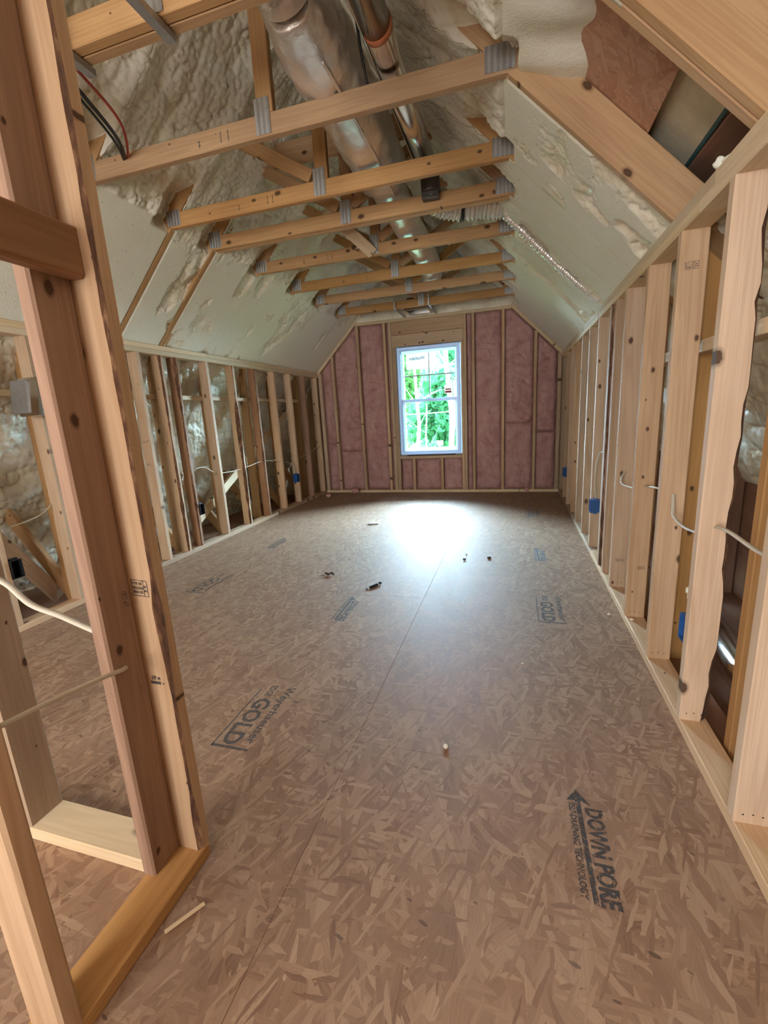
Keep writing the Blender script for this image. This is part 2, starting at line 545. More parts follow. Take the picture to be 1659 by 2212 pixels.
def grid_mesh(name, X, Y, Z, mat, parent, skin=None, flip=False, keep=None):
    nu, nv = X.shape
    V = np.stack([X, Y, Z], -1).reshape(-1, 3)
    loc = (V.min(0) + V.max(0)) / 2
    idx = np.arange(nu * nv).reshape(nu, nv)
    q = np.stack([idx[:-1, :-1], idx[1:, :-1], idx[1:, 1:], idx[:-1, 1:]], -1).reshape(-1, 4)
    if flip: q = q[:, ::-1]
    if keep is not None: q = q[keep.reshape(-1)]
    me = bpy.data.meshes.new(name)
    me.vertices.add(len(V)); me.vertices.foreach_set('co', (V - loc).astype(np.float32).ravel())
    me.loops.add(len(q) * 4); me.loops.foreach_set('vertex_index', q.astype(np.int32).ravel())
    me.polygons.add(len(q)); me.polygons.foreach_set('loop_start', np.arange(0, len(q) * 4, 4, dtype=np.int32))
    me.polygons.foreach_set('use_smooth', np.ones(len(q), bool))
    me.update(calc_edges=True)
    me.validate()
    if skin is not None:
        at = me.attributes.new('skin', 'FLOAT', 'POINT')
        at.data.foreach_set('value', skin.astype(np.float32).ravel())
    me.materials.append(mat)
    o = bpy.data.objects.new(name, me)
    COL.objects.link(o)
    o.location = tuple(loc)
    attach(o, parent)
    return o

def stamp(name, parent, corner, right, upv, mat, items):
    """flat print made of rectangles (u0,v0,u1,v1) in metres on a plane"""
    c, r_, u_ = Vector(corner), Vector(right).normalized(), Vector(upv).normalized()
    vs_, fs = [], []
    for (a, b_, c2, d) in items:
        k = len(vs_)
        for p, q in ((a, b_), (c2, b_), (c2, d), (a, d)):
            vs_.append(tuple(c + r_ * p + u_ * q))
        fs.append((k, k + 1, k + 2, k + 3))
    return mesh_obj(name, vs_, fs, mat, parent)
def grade_stamp(parent, corner, right, upv, w, h, seed=0):
    r = random.Random(seed)
    b_ = h * .05
    it = [(0, 0, w, b_), (0, h - b_, w, h), (0, 0, b_, h), (w - b_, 0, w, h), (w * .72, 0, w * .72 + b_, h)]
    for row, (y0, y1) in enumerate(((.16, .34), (.42, .62), (.70, .86))):
        x = .07
        while x < .66:
            l = r.uniform(.02, .06)
            if r.random() < .85: it.append((w * x, h * y0, w * (x + l), h * y1))
            x += l + r.uniform(.012, .03)
    it.append((w * .78, h * .3, w * .92, h * .42)); it.append((w * .80, h * .55, w * .90, h * .68))
    return stamp('grade_stamp', parent, corner, right, upv, INK, it)
def text_obj(name, body, size, loc, rot, mat, parent, sx=1.0, bold=0.0, mirror=False, ext=0, space=1.0):
    cu = bpy.data.curves.new(name, 'FONT')
    cu.body = body
    cu.size = size
    cu.offset = bold
    cu.extrude = ext
    cu.resolution_u = 2
    cu.space_character = space
    tmp = bpy.data.objects.new(name + '_tmp', cu)
    me = bpy.data.meshes.new_from_object(tmp)
    bpy.data.objects.remove(tmp); bpy.data.curves.remove(cu)
    for v in me.vertices:
        v.co.x *= sx * (-1 if mirror else 1)
    me.materials.clear(); me.materials.append(mat)
    me.name = name
    o = bpy.data.objects.new(name, me)
    COL.objects.link(o)
    o.location = loc; o.rotation_euler = rot
    attach(o, parent)
    return o

# ================================================================== floor
floor = structure('floor')
gap = .0004
cols = [(-3.54, -2.32, (-3.5, -1.06, 1.38, 3.82, 5.13)), (-2.32, -1.10, (-3.5, -1.08, 1.36, 3.80, 5.13)), (-1.10, .105, (-3.5, -2.34, .10, 2.54, 4.98, 5.13))]
for x0, x1, ys in cols:
    for y0, y1 in zip(ys[:-1], ys[1:]):
        a, b_, c, d = x0 + gap, x1 - gap, y0 + gap, y1 - gap
        z0, z1 = -.022, 0.0
        e = .0005
        vs_ = [(a, c, z0), (b_, c, z0), (b_, d, z0), (a, d, z0), (a, c, z1 - e), (b_, c, z1 - e), (b_, d, z1 - e), (a, d, z1 - e),
               (a + e, c + e, z1), (b_ - e, c + e, z1), (b_ - e, d - e, z1), (a + e, d - e, z1)]
        fs = [(3, 2, 1, 0), (8, 9, 10, 11)]
        for i in range(4):
            j = (i + 1) % 4
            fs += [(i, j, 4 + j, 4 + i), (4 + i, 4 + j, 8 + j, 8 + i)]
        mesh_obj('osb_panel', vs_, fs, OSB, floor, loc=(0, 0, 0))
box('subfloor', (-3.6, -3.5, -.06), (.2, 5.14, -.024), DARKW, floor)

ZP = .0006
def edge_stamp(x, y, s=1.0, ink=INK, ink2=INKG):
    """bracket, product line and maker line; reads towards -Y, letter tops to +X; x,y = lower left corner by the bracket"""
    g = empty('printed_stamp', (x, y, ZP)); attach(g, floor)
    stamp('bracket', g, (x, y, ZP), (1, 0, 0), (0, 1, 0), ink2, [(0, 0, .006 * s, .34 * s), (0, 0, .15 * s, .012 * s)])
    rot = (0, 0, -math.pi / 2)
    text_obj('lettering', 'Weyerhaeuser', .050 * s, (x + .118 * s, y + .375 * s, ZP), rot, ink2, g, sx=1.12, bold=.0012)
    text_obj('lettering', 'EDGE', .040 * s, (x + .040 * s, y + .375 * s, ZP), rot, ink2, g, sx=.75, bold=.0012)
    text_obj('lettering', 'GOLD', .098 * s, (x + .026 * s, y + .285 * s, ZP), rot, ink2, g, sx=.98, bold=.003)
def down_stamp(x, y, s=1.0, ink=INK):
    """arrow pointing +Y with DOWN PORE beside it; x,y = arrow tip"""
    g = empty('printed_stamp', (x, y, ZP)); attach(g, floor)
    mesh_obj('arrow', [(x, y, ZP), (x - .030 * s, y - .045 * s, ZP), (x - .006 * s, y - .040 * s, ZP), (x + .002 * s, y - .33 * s, ZP),
                       (x + .014 * s, y - .33 * s, ZP), (x + .008 * s, y - .040 * s, ZP), (x + .036 * s, y - .052 * s, ZP)],
             [(0, 1, 2), (0, 2, 5), (0, 5, 6), (2, 3, 4, 5)], ink, g)
    rot = (0, 0, -math.pi / 2)
    text_obj('lettering', 'DOWN PORE', .060 * s, (x + .020 * s, y - .060 * s, ZP), rot, ink, g, sx=.74, bold=.0026)
    text_obj('lettering', 'SELF-DRAINING TECHNOLOGY', .024 * s, (x - .024 * s, y - .050 * s, ZP), rot, ink, g, sx=.80, bold=.0008)
edge_stamp(-1.615, -.035, 1.0, INK, INKG)
edge_stamp(-.432, 1.150, .96, INK, INKG)
edge_stamp(-2.77, 1.20, 1.0, INKG, INKG)
edge_stamp(-.44, 3.58, .9, INKB, INKB)
down_stamp(-.378, .054, 1.0, INK)
down_stamp(-1.553, 1.306, 1.0, INKG)
down_stamp(-.385, 2.48, .95, INKB)
down_stamp(-2.73, 2.56, 1.0, INKG)
down_stamp(-1.56, 3.74, 1.0, INKB)

# deck and lower walls of the eave spaces behind the kneewalls
eave = structure('floor_eaves')
box('deck_board', (-4.9, -3.5, -.10), (-3.56, 5.2, -.05), DARKW, eave)
box('deck_board', (.11, -3.5, -.16), (1.6, 5.2, -.11), DARKW, eave)

# ================================================================== kneewalls
def studline(parent, x0, x1, ys, z0, z1, mats, wanes, name='stud'):
    out = []
    for i, y in enumerate(ys):
        mt = mats.get(i, SPF)
        wn = wanes.get(i)
        xm = (x0 + x1) / 2
        out.append(bar(name, (xm, y + T_ / 2, z0), (xm, y + T_ / 2, z1), x1 - x0, T_, (1, 0, 0), mt, parent, wane=wn, seed=i + 3))
    return out

wall_right = structure('wall_right')
def plate_run(parent, name, x0, x1, z0, z1, ys, mat):
    for a, b_ in zip(ys[:-1], ys[1:]):
        box(name, (x0, a + .001, z0), (x1, b_ - .001, z1), mat, parent, .003)
plate_run(wall_right, 'bottom_plate', 0, W4, 0, T_, (YB, -1.3, 2.35, YE), SPF)
plate_run(wall_right, 'top_plate', 0, W4, HK, HK + T_, (YB, .66, 3.1, YE), PALE)
plate_run(wall_right, 'top_plate', 0, W4, HK + T_, HK + 2 * T_, (YB, .55, 2.9, YE), PALE)
# wane corner ids with w along +X and t along z cross x = +Y : 0 (+x,+y) 1 (-x,+y) 2 (-x,-y) 3 (+x,-y)
ry = [k * S for k in range(-6, 12)]
rm = {7: SPF}
rw = {7: (3, .030)}
rst = studline(wall_right, 0, W4, ry, T_, HK, rm, rw)
e_y = 5 * S
bar('stud', (W4 / 2, 1.870 + T_ / 2, T_), (W4 / 2, 1.870 + T_ / 2, HK), W4, T_, (1, 0, 0), SPF, wall_right)
bar('stud', (W4 / 2, e_y - T_ / 2, T_), (W4 / 2, e_y - T_ / 2, HK), W4, T_, (1, 0, 0), REDW, wall_right, wane=(2, .03), seed=77)

wall_left = structure('wall_left')
yL = 1.710
plate_run(wall_left, 'bottom_plate', XL - W4, XL, 0, T_, (YB, .95, 3.0, YE), SPF)
plate_run(wall_left, 'top_plate', XL - W4, XL, HK - .006, HK + T_ - .006, (YB, 1.2, 3.6, YE), PALE)
plate_run(wall_left, 'top_plate', XL - W4, XL, HK + T_ - .006, HK + 2 * T_ - .006, (YB, .6, 2.55, YE), PALE)
ly = [yL + k * S for k in range(-8, 9)]
lm = {9: REDW, 11: SPF, 12: REDW, 15: REDW}
lw = {9: (3, .025), 11: (3, .034), 12: (3, .02), 8: None}
lw = {k: v for k, v in lw.items() if v}
lst = studline(wall_left, XL - W4, XL, ly, T_, HK - .006, lm, lw)
bar('stud', (XL - W4 / 2, 1.965, T_), (XL - W4 / 2, 1.965, HK - .006), W4, T_, (1, 0, 0), SPF, wall_left, wane=(3, .03), seed=51)
# lateral bracing behind the studs
for seg0, seg1 in zip(TY[:-1], TY[1:]):
    box('blocking', (XL - .19, seg0 + T_ + .002, 1.366), (XL - .101, seg1 - .002, 1.404), PALE, wall_left)
box('blocking', (XL - .19, -.5, 1.366), (XL - .101, TY[0] - .002, 1.404), PALE, wall_left)
for seg0, seg1 in zip(TY[:5], TY[1:6]):
    box('blocking', (.101, seg0 + T_ + .002, 1.300), (.19, seg1 - .002, 1.345), PALE, wall_right)
box('blocking', (.101, -.45, 1.300), (.19, TY[0] - .002, 1.345), PALE, wall_right)
bar('diagonal_brace', (-3.575, 2.35, .20), (-3.575, 4.75, 1.42), W4, T_, (0, 0, 1), PALE, wall_left)
bar('diagonal_brace', (-3.62, .95, .02), (-3.62, .35, 1.05), W4, T_, (0, 0, 1), SPF, wall_left)

# grade stamps on studs (flat print)
grade_stamp(rst[8], (.016, ry[8] - .0006, 1.585), (1, 0, .04), (0, 0, 1), .045, .026, 1)
grade_stamp(rst[10], (.022, ry[10] - .0006, .20), (1, 0, 0), (0, 0, 1), .05, .020, 2)
grade_stamp(rst[9], (.040, ry[9] - .0006, .30), (1, 0, 0), (0, 0, 1), .035, .018, 8)
for i, k, z in ((3, 8, 1.02), (4, 8, .84), (5, 10, .64), (6, 13, .62), (7, 14, .66)):
    grade_stamp(lst[k], (XL - .072, ly[k] - .0006, z), (1, 0, 0), (0, 0, 1), .04, .016, i)

# ================================================================== partition at the left
part = structure('wall_partition')
box('bottom_plate', (-1.449, -2.6, 0), (-1.346, -.385, T_), SYP, part, .003)
box('bottom_plate', (-2.75, -.472, 0), (-1.451, -.372, T_), PALE, part, .003)
PT = 2.62
# stud against plate A, its broad side faces the room
ps1 = bar('stud', (-1.4375, -.4535, T_), (-1.4375, -.4535, PT), .087, T_, (0, 1, 0), REDW, part, ch=.005, seed=5)
# corner stud, wane on its near room-side edge
ps2 = bar('stud', (-1.3925, -.393, T_), (-1.3925, -.393, PT), W4, T_, (1, 0, 0), SPF, part, ch=.005, wane=(3, .016), seed=23)
ps3 = bar('stud', (-1.902, -.422, T_), (-1.902, -.422, PT), .098, T_, (0, 1, 0), SPF, part, ch=.005)
bar('stud', (-2.31, -.422, T_), (-2.31, -.422, PT), .098, T_, (0, 1, 0), SPF, part, ch=.005)
ps4 = bar('stud', (-1.3905, -.769, T_), (-1.3905, -.769, PT), W4, T_, (1, 0, 0), SPF, part, ch=.006)
box('blocking', (-1.417, -.749, 1.432), (-1.379, -.4135, 1.526), REDW, part, .006)
box('top_plate', (-1.449, -2.6, PT), (-1.346, -.372, PT + T_), PALE, part)
box('top_plate', (-2.45, -.472, PT), (-1.451, -.372, PT + T_), PALE, part)
for k in range(1, 5):
    y = -.769 - k * S
    bar('stud', (-1.3905, y, T_), (-1.3905, y, PT), W4, T_, (1, 0, 0), SPF, part, ch=.005)
grade_stamp(ps1, (-1.4179, -.485, .742), (0, 1, .08), (0, 0, 1), .050, .036, 11)
grade_stamp(ps1, (-1.4179, -.480, .520), (0, 1, .25), (0, 0, 1), .060, .014, 12)
grade_stamp(ps2, (-1.412, -.4126, .760), (1, 0, -.05), (0, 0, 1), .046, .040, 13)
stamp('grade_stamp', ps2, (-1.408, -.4126, .530), (1, 0, 0), (0, 0, 1), INK, [(0, 0, .03, .008), (.004, .012, .018, .022), (.022, .012, .03, .02), (.035, .002, .04, .006)])

# ================================================================== far wall
wf = structure('wall_far')
D0, D1 = YE, YE + W4
box('bottom_plate', (XL, D0 - .002, 0), (0, D1, T_), PALE, wf, .003)
box('top_plate', (-2.72, D0, 2.358), (-.62, D1, 2.396), PALE, wf, .003)
for sx in (-1, 1):      # raked plates
    if sx < 0: bar('raked_plate', (XL - .02, D0 + W4 / 2, zl(XL - .02) - .025), (-2.70, D0 + W4 / 2, zl(-2.70) - .025), W4, T_, (0, 1, 0), PALE, wf)
    else: bar('raked_plate', (.02, D0 + W4 / 2, zr(.02) - .025), (-.63, D0 + W4 / 2, zr(-.63) - .025), W4, T_, (0, 1, 0), PALE, wf)
def top_at(x):
    return min(2.358, zl(x) - .055, zr(x) - .055)
WX0, WX1, WZ0, WZ1 = -2.133, -1.278, .552, 2.013
for x0, x1, za, zb in ((XL, -3.295, T_, None), (-3.125, -3.087, T_, None), (-2.722, -2.684, T_, None), (-2.325, -2.287, T_, None),
                       (-2.245, -2.207, T_, None), (-2.205, -2.150, T_, 2.03), (-1.262, -1.228, T_, 2.03), (-1.226, -1.188, T_, None),
                       (-1.118, -1.080, T_, None), (-.737, -.699, T_, None), (-.337, -.299, T_, None), (-.050, -.002, T_, None),
                       (-1.972, -1.934, T_, .49), (-1.566, -1.528, T_, .49)):
    z1 = zb if zb else top_at((x0 + x1) / 2)
    xm = (x0 + x1) / 2
    bar('stud', (xm, (D0 + D1) / 2, za), (xm, (D0 + D1) / 2, z1), W4, x1 - x0, (0, 1, 0), SPF, wf)
box('header', (-2.205, D0, 2.030), (-1.228, D1, 2.183), SPF, wf, .003)
box('header', (-2.205, D0 + .003, 2.186), (-1.228, D1, 2.356), SPF, wf, .003)
box('sill_plate', (-2.149, D0, .490), (-1.263, D1, .530), SPF, wf, .003)
# weather side
for lo, hi in (((XL - 1.8, -.2), (-2.20, 4.0)), ((-1.21, -.2), (1.8, 4.0)), ((-2.20, -.2), (-1.21, .545)), ((-2.20, 2.02), (-1.21, 4.0))):
    box('exterior_sheathing', (lo[0], D1 + .002, lo[1]), (hi[0], D1 + .016, hi[1]), PLY, wf)

def batt(x0, x1, z0, z1f, seed, depth=.012):
    n_u = max(10, int((x1 - x0) / .012)); zt = max(z1f(x0), z1f(x1)); n_v = max(12, int((zt - z0) / .014))
    U, V = np.meshgrid(np.linspace(0, 1, n_u), np.linspace(0, 1, n_v), indexing='ij')
    X = x0 + (x1 - x0) * U
    ztop = np.vectorize(z1f)(X)
    Z = z0 + (ztop - z0) * V
    wu = np.minimum(U, 1 - U) * (x1 - x0); wv = np.minimum(V, 1 - V) * (zt - z0)
    ed = np.clip(wu / .045, 0, 1) ** .5 * np.clip(wv / .05, 0, 1) ** .5
    h = .055 * ed + .020 * (fbm(X * 7 + seed, Z * 4, seed, 3) - .5) * 2 * ed + .012 * (fbm(X * 26, Z * 20, seed + 3, 2) - .5) * 2
    h -= .020 * np.clip(1 - np.abs(fbm(X * 5, Z * 9 + seed, seed + 8, 2) - .5) / .035, 0, 1) * ed
    grid_mesh('insulation_batt', X, D0 + .062 + depth - h, Z, PINK, wf, flip=True)
cz = lambda z: (lambda x: z)
ft = lambda x: top_at(x) + .01
bays = [(-3.295, -3.125, (.74,)), (-3.087, -2.722, (.62,)), (-2.684, -2.325, ()), (-2.287, -2.245, ()),
        (-1.188, -1.118, ()), (-1.080, -.737, ()), (-.699, -.337, (.93,)), (-.299, -.050, (.80,))]
sd_ = 1
for x0, x1, cuts in bays:
    z = T_
    for c in cuts:
        batt(x0, x1, z, cz(c), sd_, .010); sd_ += 3; z = c
    batt(x0, x1, z, ft, sd_, .012); sd_ += 3
for x0, x1 in ((-2.149, -1.972), (-1.934, -1.566), (-1.528, -1.263)):
    batt(x0, x1, T_, cz(.488), sd_, .012); sd_ += 3

# window -----------------------------------------------------------
win = structure('window_1', ((WX0 + WX1) / 2, YE, WZ0))
def rect_frame(name, x0, x1, z0, z1, wl, wr, wb, wt, y0, y1, mat, parent):
    """mitred rectangular ring as one mesh"""
    o_ = [(x0, z0), (x1, z0), (x1, z1), (x0, z1)]
    i_ = [(x0 + wl, z0 + wb), (x1 - wr, z0 + wb), (x1 - wr, z1 - wt), (x0 + wl, z1 - wt)]
    vs_ = [(x, y0, z) for x, z in o_] + [(x, y0, z) for x, z in i_] + [(x, y1, z) for x, z in o_] + [(x, y1, z) for x, z in i_]
    fs = []
    for k in range(4):
        j = (k + 1) % 4
        fs += [(k, j, 4 + j, 4 + k), (8 + j, 8 + k, 12 + k, 12 + j), (j, k, 8 + k, 8 + j), (4 + k, 4 + j, 12 + j, 12 + k)]
    return mesh_obj(name, vs_, fs, mat, parent)
rect_frame('frame', WX0, WX1, WZ0, WZ1, .030, .030, .034, .030, YE - .006, YE + .12, VINYL, win)
rect_frame('nail_fin', WX0 - .03, WX1 + .03, WZ0 - .03, WZ1 + .03, .04, .04, .04, .04, YE + .094, YE + .100, VINYL, win)
rect_frame('frame_stop', WX0 + .030, WX1 - .030, WZ0 + .034, WZ1 - .030, .012, .012, .01, .012, YE + .012, YE + .10, VINYL, win)
IX0, IX1 = WX0 + .042, WX1 - .042
ZM = 1.300
up = rect_frame('upper_sash', IX0, IX1, ZM - .018, WZ1 - .042, .030, .030, .036, .034, YE + .070, YE + .098, VINYL, win)
lo_ = rect_frame('lower_sash', IX0, IX1, WZ0 + .044, ZM + .022, .034, .034, .048, .040, YE + .036, YE + .066, VINYL, win)
def pane(x0, x1, z0, z1, y, par):
    mesh_obj('pane', [(x0, y, z0), (x1, y, z0), (x1, y, z1), (x0, y, z1), (x0, y + .004, z0), (x1, y + .004, z0), (x1, y + .004, z1), (x0, y + .004, z1)],
             [(0, 1, 2, 3), (7, 6, 5, 4), (0, 4, 5, 1), (1, 5, 6, 2), (2, 6, 7, 3), (3, 7, 4, 0)], GLASS, par)
ux0, ux1, uz0, uz1 = IX0 + .030, IX1 - .030, ZM + .018, WZ1 - .076
xm_, zm_ = (ux0 + ux1) / 2, (uz0 + uz1) / 2 + .01
for a, b_ in ((ux0, xm_ - .006), (xm_ + .006, ux1)):
    for c, d in ((uz0, zm_ - .006), (zm_ + .006, uz1)):
        pane(a, b_, c, d, YE + .082, up)
box('muntin', (xm_ - .008, YE + .074, uz0), (xm_ + .008, YE + .094, uz1), MUNT, up)
box('muntin', (ux0, YE + .075, zm_ - .008), (ux1, YE + .093, zm_ + .008), MUNT, up)
pane(IX0 + .034, IX1 - .034, WZ0 + .092, ZM - .018, YE + .049, lo_)
box('sash_lock', (xm_ - .03, YE + .030, ZM + .022), (xm_ + .03, YE + .06, ZM + .034), VINYL, lo_)
# maker's paper label on the glass, printed on its outer side: lettering shows through reversed
lab = box('paper_label', (ux0 + .032, YE + .0885, uz1 - .208), (xm_ - .035, YE + .0895, uz1 - .004), PAPER, up, .0002)
text_obj('lettering', 'Westlake', .062, (ux0 + .298, YE + .0880, uz1 - .085), (math.pi / 2, 0, 0), BLACK, up, sx=.92, bold=.0015, mirror=True)
box('warning_label', (ux1 - .152, YE + .0885, uz0 + .055), (ux1 - .045, YE + .0895, uz0 + .170), PAPER, up, .0002)
stamp('red_print', up, (ux1 - .145, YE + .0880, uz0 + .062), (1, 0, 0), (0, 0, 1), REDP, [(0, 0, .09, .03), (.005, .04, .085, .06), (0, .095, .09, .10)])
box('shim', (-2.05, YE - .004, .532), (-1.36, YE + .05, .551), BLACK, win)

# ================================================================== rear of the attic (behind the camera)
wr = structure('wall_rear')
for lo, hi in (((-5.2, -.2), (-2.55, 4.0)), ((-.95, -.2), (1.9, 4.0)), ((-2.55, -.2), (-.95, .55)), ((-2.55, 2.15), (-.95, 4.0))):
    box('rear_sheathing', (lo[0], YB - .12, lo[1]), (hi[0], YB - .10, hi[1]), PLY, wr)

# ================================================================== ceiling: sheathing and sprayed foam
ceil = structure('ceiling')
def slab(name, side, d0, d1, off, th, y0, y1, mat, parent):
    """d: horizontal distance outward from the ridge line"""
    pts = []
    for y in (y0, y1):
        for d, o in ((d0, off), (d1, off), (d1, off + th), (d0, off + th)):
            x = XM + side * d
            z = 1.80 + (1.6735 - d) + o * R2
            pts.append((x, y, z))
    f = [(0, 1, 2, 3), (7, 6, 5, 4), (0, 4, 5, 1), (1, 5, 6, 2), (2, 6, 7, 3), (3, 7, 4, 0)]
    return mesh_obj(name, pts, f, mat, parent, loc=(0, 0, 0))
hole = (.37, 1.35)
for y0, y1 in ((-3.5, -1.08), (-1.08, 1.36), (1.36, 3.80), (3.80, 5.15)):
    slab('roof_sheathing', -1, 0, 3.6, .142, .014, y0, y1, OSB_ROOF, ceil)
for y0, y1 in ((-3.5, -.30), (hole[1], 3.2), (3.2, 5.15)):
    slab('roof_sheathing', 1, 0, 3.6, .142, .014, y0, y1, OSB_ROOF, ceil)
slab('roof_sheathing', 1, 0, 1.6735 - .100, .142, .014, hole[0], hole[1], OSB_ROOF, ceil)
slab('roof_sheathing', 1, 0, 1.12, .142, .014, -.30, hole[0], OSB_ROOF, ceil)
slab('roof_sheathing', 1, 1.12, 3.6, .32, .014, -.30, hole[0], OSB_ROOF, ceil)
slab('roof_sheathing', 1, 1.95, 3.6, .142, .014, hole[0], hole[1], OSB_ROOF, ceil)
slab('roof_sheathing', 1, .9, 2.9, .62, .02, -.35, 1.7, DARKW, ceil)  # added outer cover, unseen, shuts the sky out of the opening
for yy in (-.36, 1.56): slab('light_block_board', 1, .9, 2.9, .10, .56, yy, yy + .03, DARKW, ceil)  # added unseen boards, box in the opening to stop sun leaking in
slab('light_block_board', 1, .9, .93, .157, .48, -.35, 1.6, DARKW, ceil)
slab('light_block_board', 1, 2.6, 2.63, .10, .52, -.35, 1.6, DARKW, ceil)
# seen through that opening: foam board of the neighbouring roof, its edge strip and two old boards
slab('foam_board', 1, 1.50, 1.745, .195, .03, .30, 1.5, GREYF, ceil)
bar('edge_strip', (.066, .30, 2.020), (.066, 1.42, 2.020), .050, .012, (.4, 0, 1), TEAL, ceil)
bar('old_board', (.150, .30, 1.965), (.135, 1.42, 1.985), .16, .03, (1, 0, -.35), DARKW, ceil)
bar('old_board', (.26, .30, 1.84), (.26, 1.42, 1.84), .30, .03, (0, 0, 1), DARKW, ceil)

def foam_bay(side, y0, y1, seed, patch, d0=.02, d1=1.72, du=.0072, full=None, taper=None, bare=()):
    """sprayed bay: raw bubbly skin above the ties, planed flush with the rafters below them"""
    n_d = int((d1 - d0) * R2 / du); n_y = max(8, int((y1 - y0) / du))
    D, Y = np.meshgrid(np.linspace(d0, d1, n_d), np.linspace(y0, y1, n_y), indexing='ij')
    s_ = D * R2
    raf = np.zeros_like(Y)
    for t in [-.3] + TY:
        raf = np.maximum(raf, np.exp(-((Y - t - .02) / .06) ** 2))
    low = fbm(s_ * 2.6 + 5, Y * 3.4, 31, 3) - .5
    lobes = dome(s_ * 4.0 + .8 * vnoise(Y * 3, s_ * 3, 9), Y * 9.0, 41)
    wx = .35 * (vnoise(s_ * 9, Y * 9, 71) - .5); wy = .35 * (vnoise(s_ * 9, Y * 9, 72) - .5)
    bub = .017 * dome(s_ * 25 + wx * 2, Y * 25 + wy * 2, 51) + .013 * dome(s_ * 50 + wx * 4, Y * 50 + wy * 4, 61) * (.3 + .7 * vnoise(s_ * 11, Y * 11, 66))
    raf = raf * np.clip((.98 - D) / .15, 0, 1)
    pock = np.zeros_like(Y)
    for t in TY[1:]:
        pock = np.maximum(pock, np.clip((Y - t + .16) / .07, 0, 1) * np.clip((t + .012 - Y) / .012, 0, 1))
    pock = pock * np.clip((D - .84) / .10, 0, 1) * np.clip((1.095 - D) / .03, 0, 1)
    h_up = -.040 + .070 * low + .022 * lobes + .034 * raf + bub
    lo2 = fbm(s_ * 3.2 + seed * 7.1, Y * 4.6 + seed * 3.3, seed, 3)
    level = (lo2 - patch) * .16
    if full is not None: level = level - full(D, Y) * .06
    cutl = .002
    h_lo = np.minimum(cutl, level + bub - .008)
    h_lo = np.maximum(h_lo, -.045 + bub)
    edge = 1.08 + .10 * (vnoise(Y * 7 + seed, s_ * 0 + seed, seed + 4) - .5)
    m_ = np.clip((D - edge) / .05, 0, 1); m_ = m_ * m_ * (3 - 2 * m_)
    h = h_up * (1 - m_) + h_lo * m_
    h = np.minimum(h, np.where(D > 1.05, cutl, .06))
    h = h - .095 * pock
    skin = np.clip((cutl - .0004 - h) / .006, 0, 1)
    if taper is not None:
        k = taper(D, Y); h = h * (1 - k) + (-.155 + .25 * bub) * k
    for t in TY:        # rafters that are foamed over
        if t not in bare:
            h = np.where((Y > t - .02) & (Y < t + T_ + .02) & (D > 1.10), np.maximum(h, .0005), h)
    for t in bare:      # wooden strip left bare below the ties
        h = np.where((Y > t - .006) & (Y < t + T_ + .006) & (D > 1.07), np.minimum(h, -.006), h)
    h = np.clip(h, -.16, .055)
    X = XM + side * D - side * h / R2; Z = 1.80 + (1.6735 - D) - h / R2
    grid_mesh('foam_bay', X, Y, Z, FOAM, ceil, skin, flip=(side < 0))
edges = [-1.55, -.91, -.29] + TY + [YE + .08]
for i, (a, b_) in enumerate(zip(edges[:-1], edges[1:])):
    pL = {3: .28, 4: .28, 5: .40, 6: .42, 7: .47, 8: .42, 9: .30, 10: .24}.get(i, .4)
    # some rafters keep a bare wooden strip, others are foamed over up to a thin joint
    bare = (3, 4, 5, 6)
    fine = .0072 if 2 < i < 9 else .010
    foam_bay(-1, a + .020, b_ + .0185, 100 + i * 3, pL, du=fine, bare=[edges[q] for q in bare])
    bareR = (4,)
    if i in (2, 3):
        foam_bay(1, a + (T_ if i == 3 else .02), b_ + .0185, 200, .3, bare=[TY[1]], d1=1.36, taper=lambda D, Y: np.clip((D - 1.04 - .05 * (vnoise(Y * 9, D * 9, 3) - .5)) / .20, 0, 1) ** 1.3)
        continue
    pR = {4: .34, 5: .40, 6: .44, 7: .42, 8: .26, 9: .20, 10: .18}.get(i, .4)
    fl = None
    if i == 4:
        fl = lambda D, Y: np.clip((D - 1.34) / .08, 0, 1) * np.clip((1.36 - Y + .25 * (vnoise(D * 12, Y * 8, 3) - .5)) / .10, 0, 1)
    if i == 7:
        fl = lambda D, Y: np.clip((.5 - np.abs(Y - 2.95) / .18) * 2, 0, 1) * .6
    if i == 6:
        fl = lambda D, Y: .75 * np.clip(1.25 - np.abs(Y - 2.36) / .14, 0, 1)
    foam_bay(1, a + .020, b_ + .0185, 200 + i * 3, pR, full=fl, du=fine, bare=[TY[1]])
# foam over the gable above the far wall
U, V = np.meshgrid(np.linspace(-2.74, -.61, 190), np.linspace(2.392, 3.5, 100), indexing='ij')
hg = .03 * fbm(U * 4, V * 4, 5, 3) + .012 * dome(U * 20, V * 20, 7)
grid_mesh('foam_gable', U, YE + .03 - hg, V, FOAM, ceil, np.ones_like(U), flip=True)

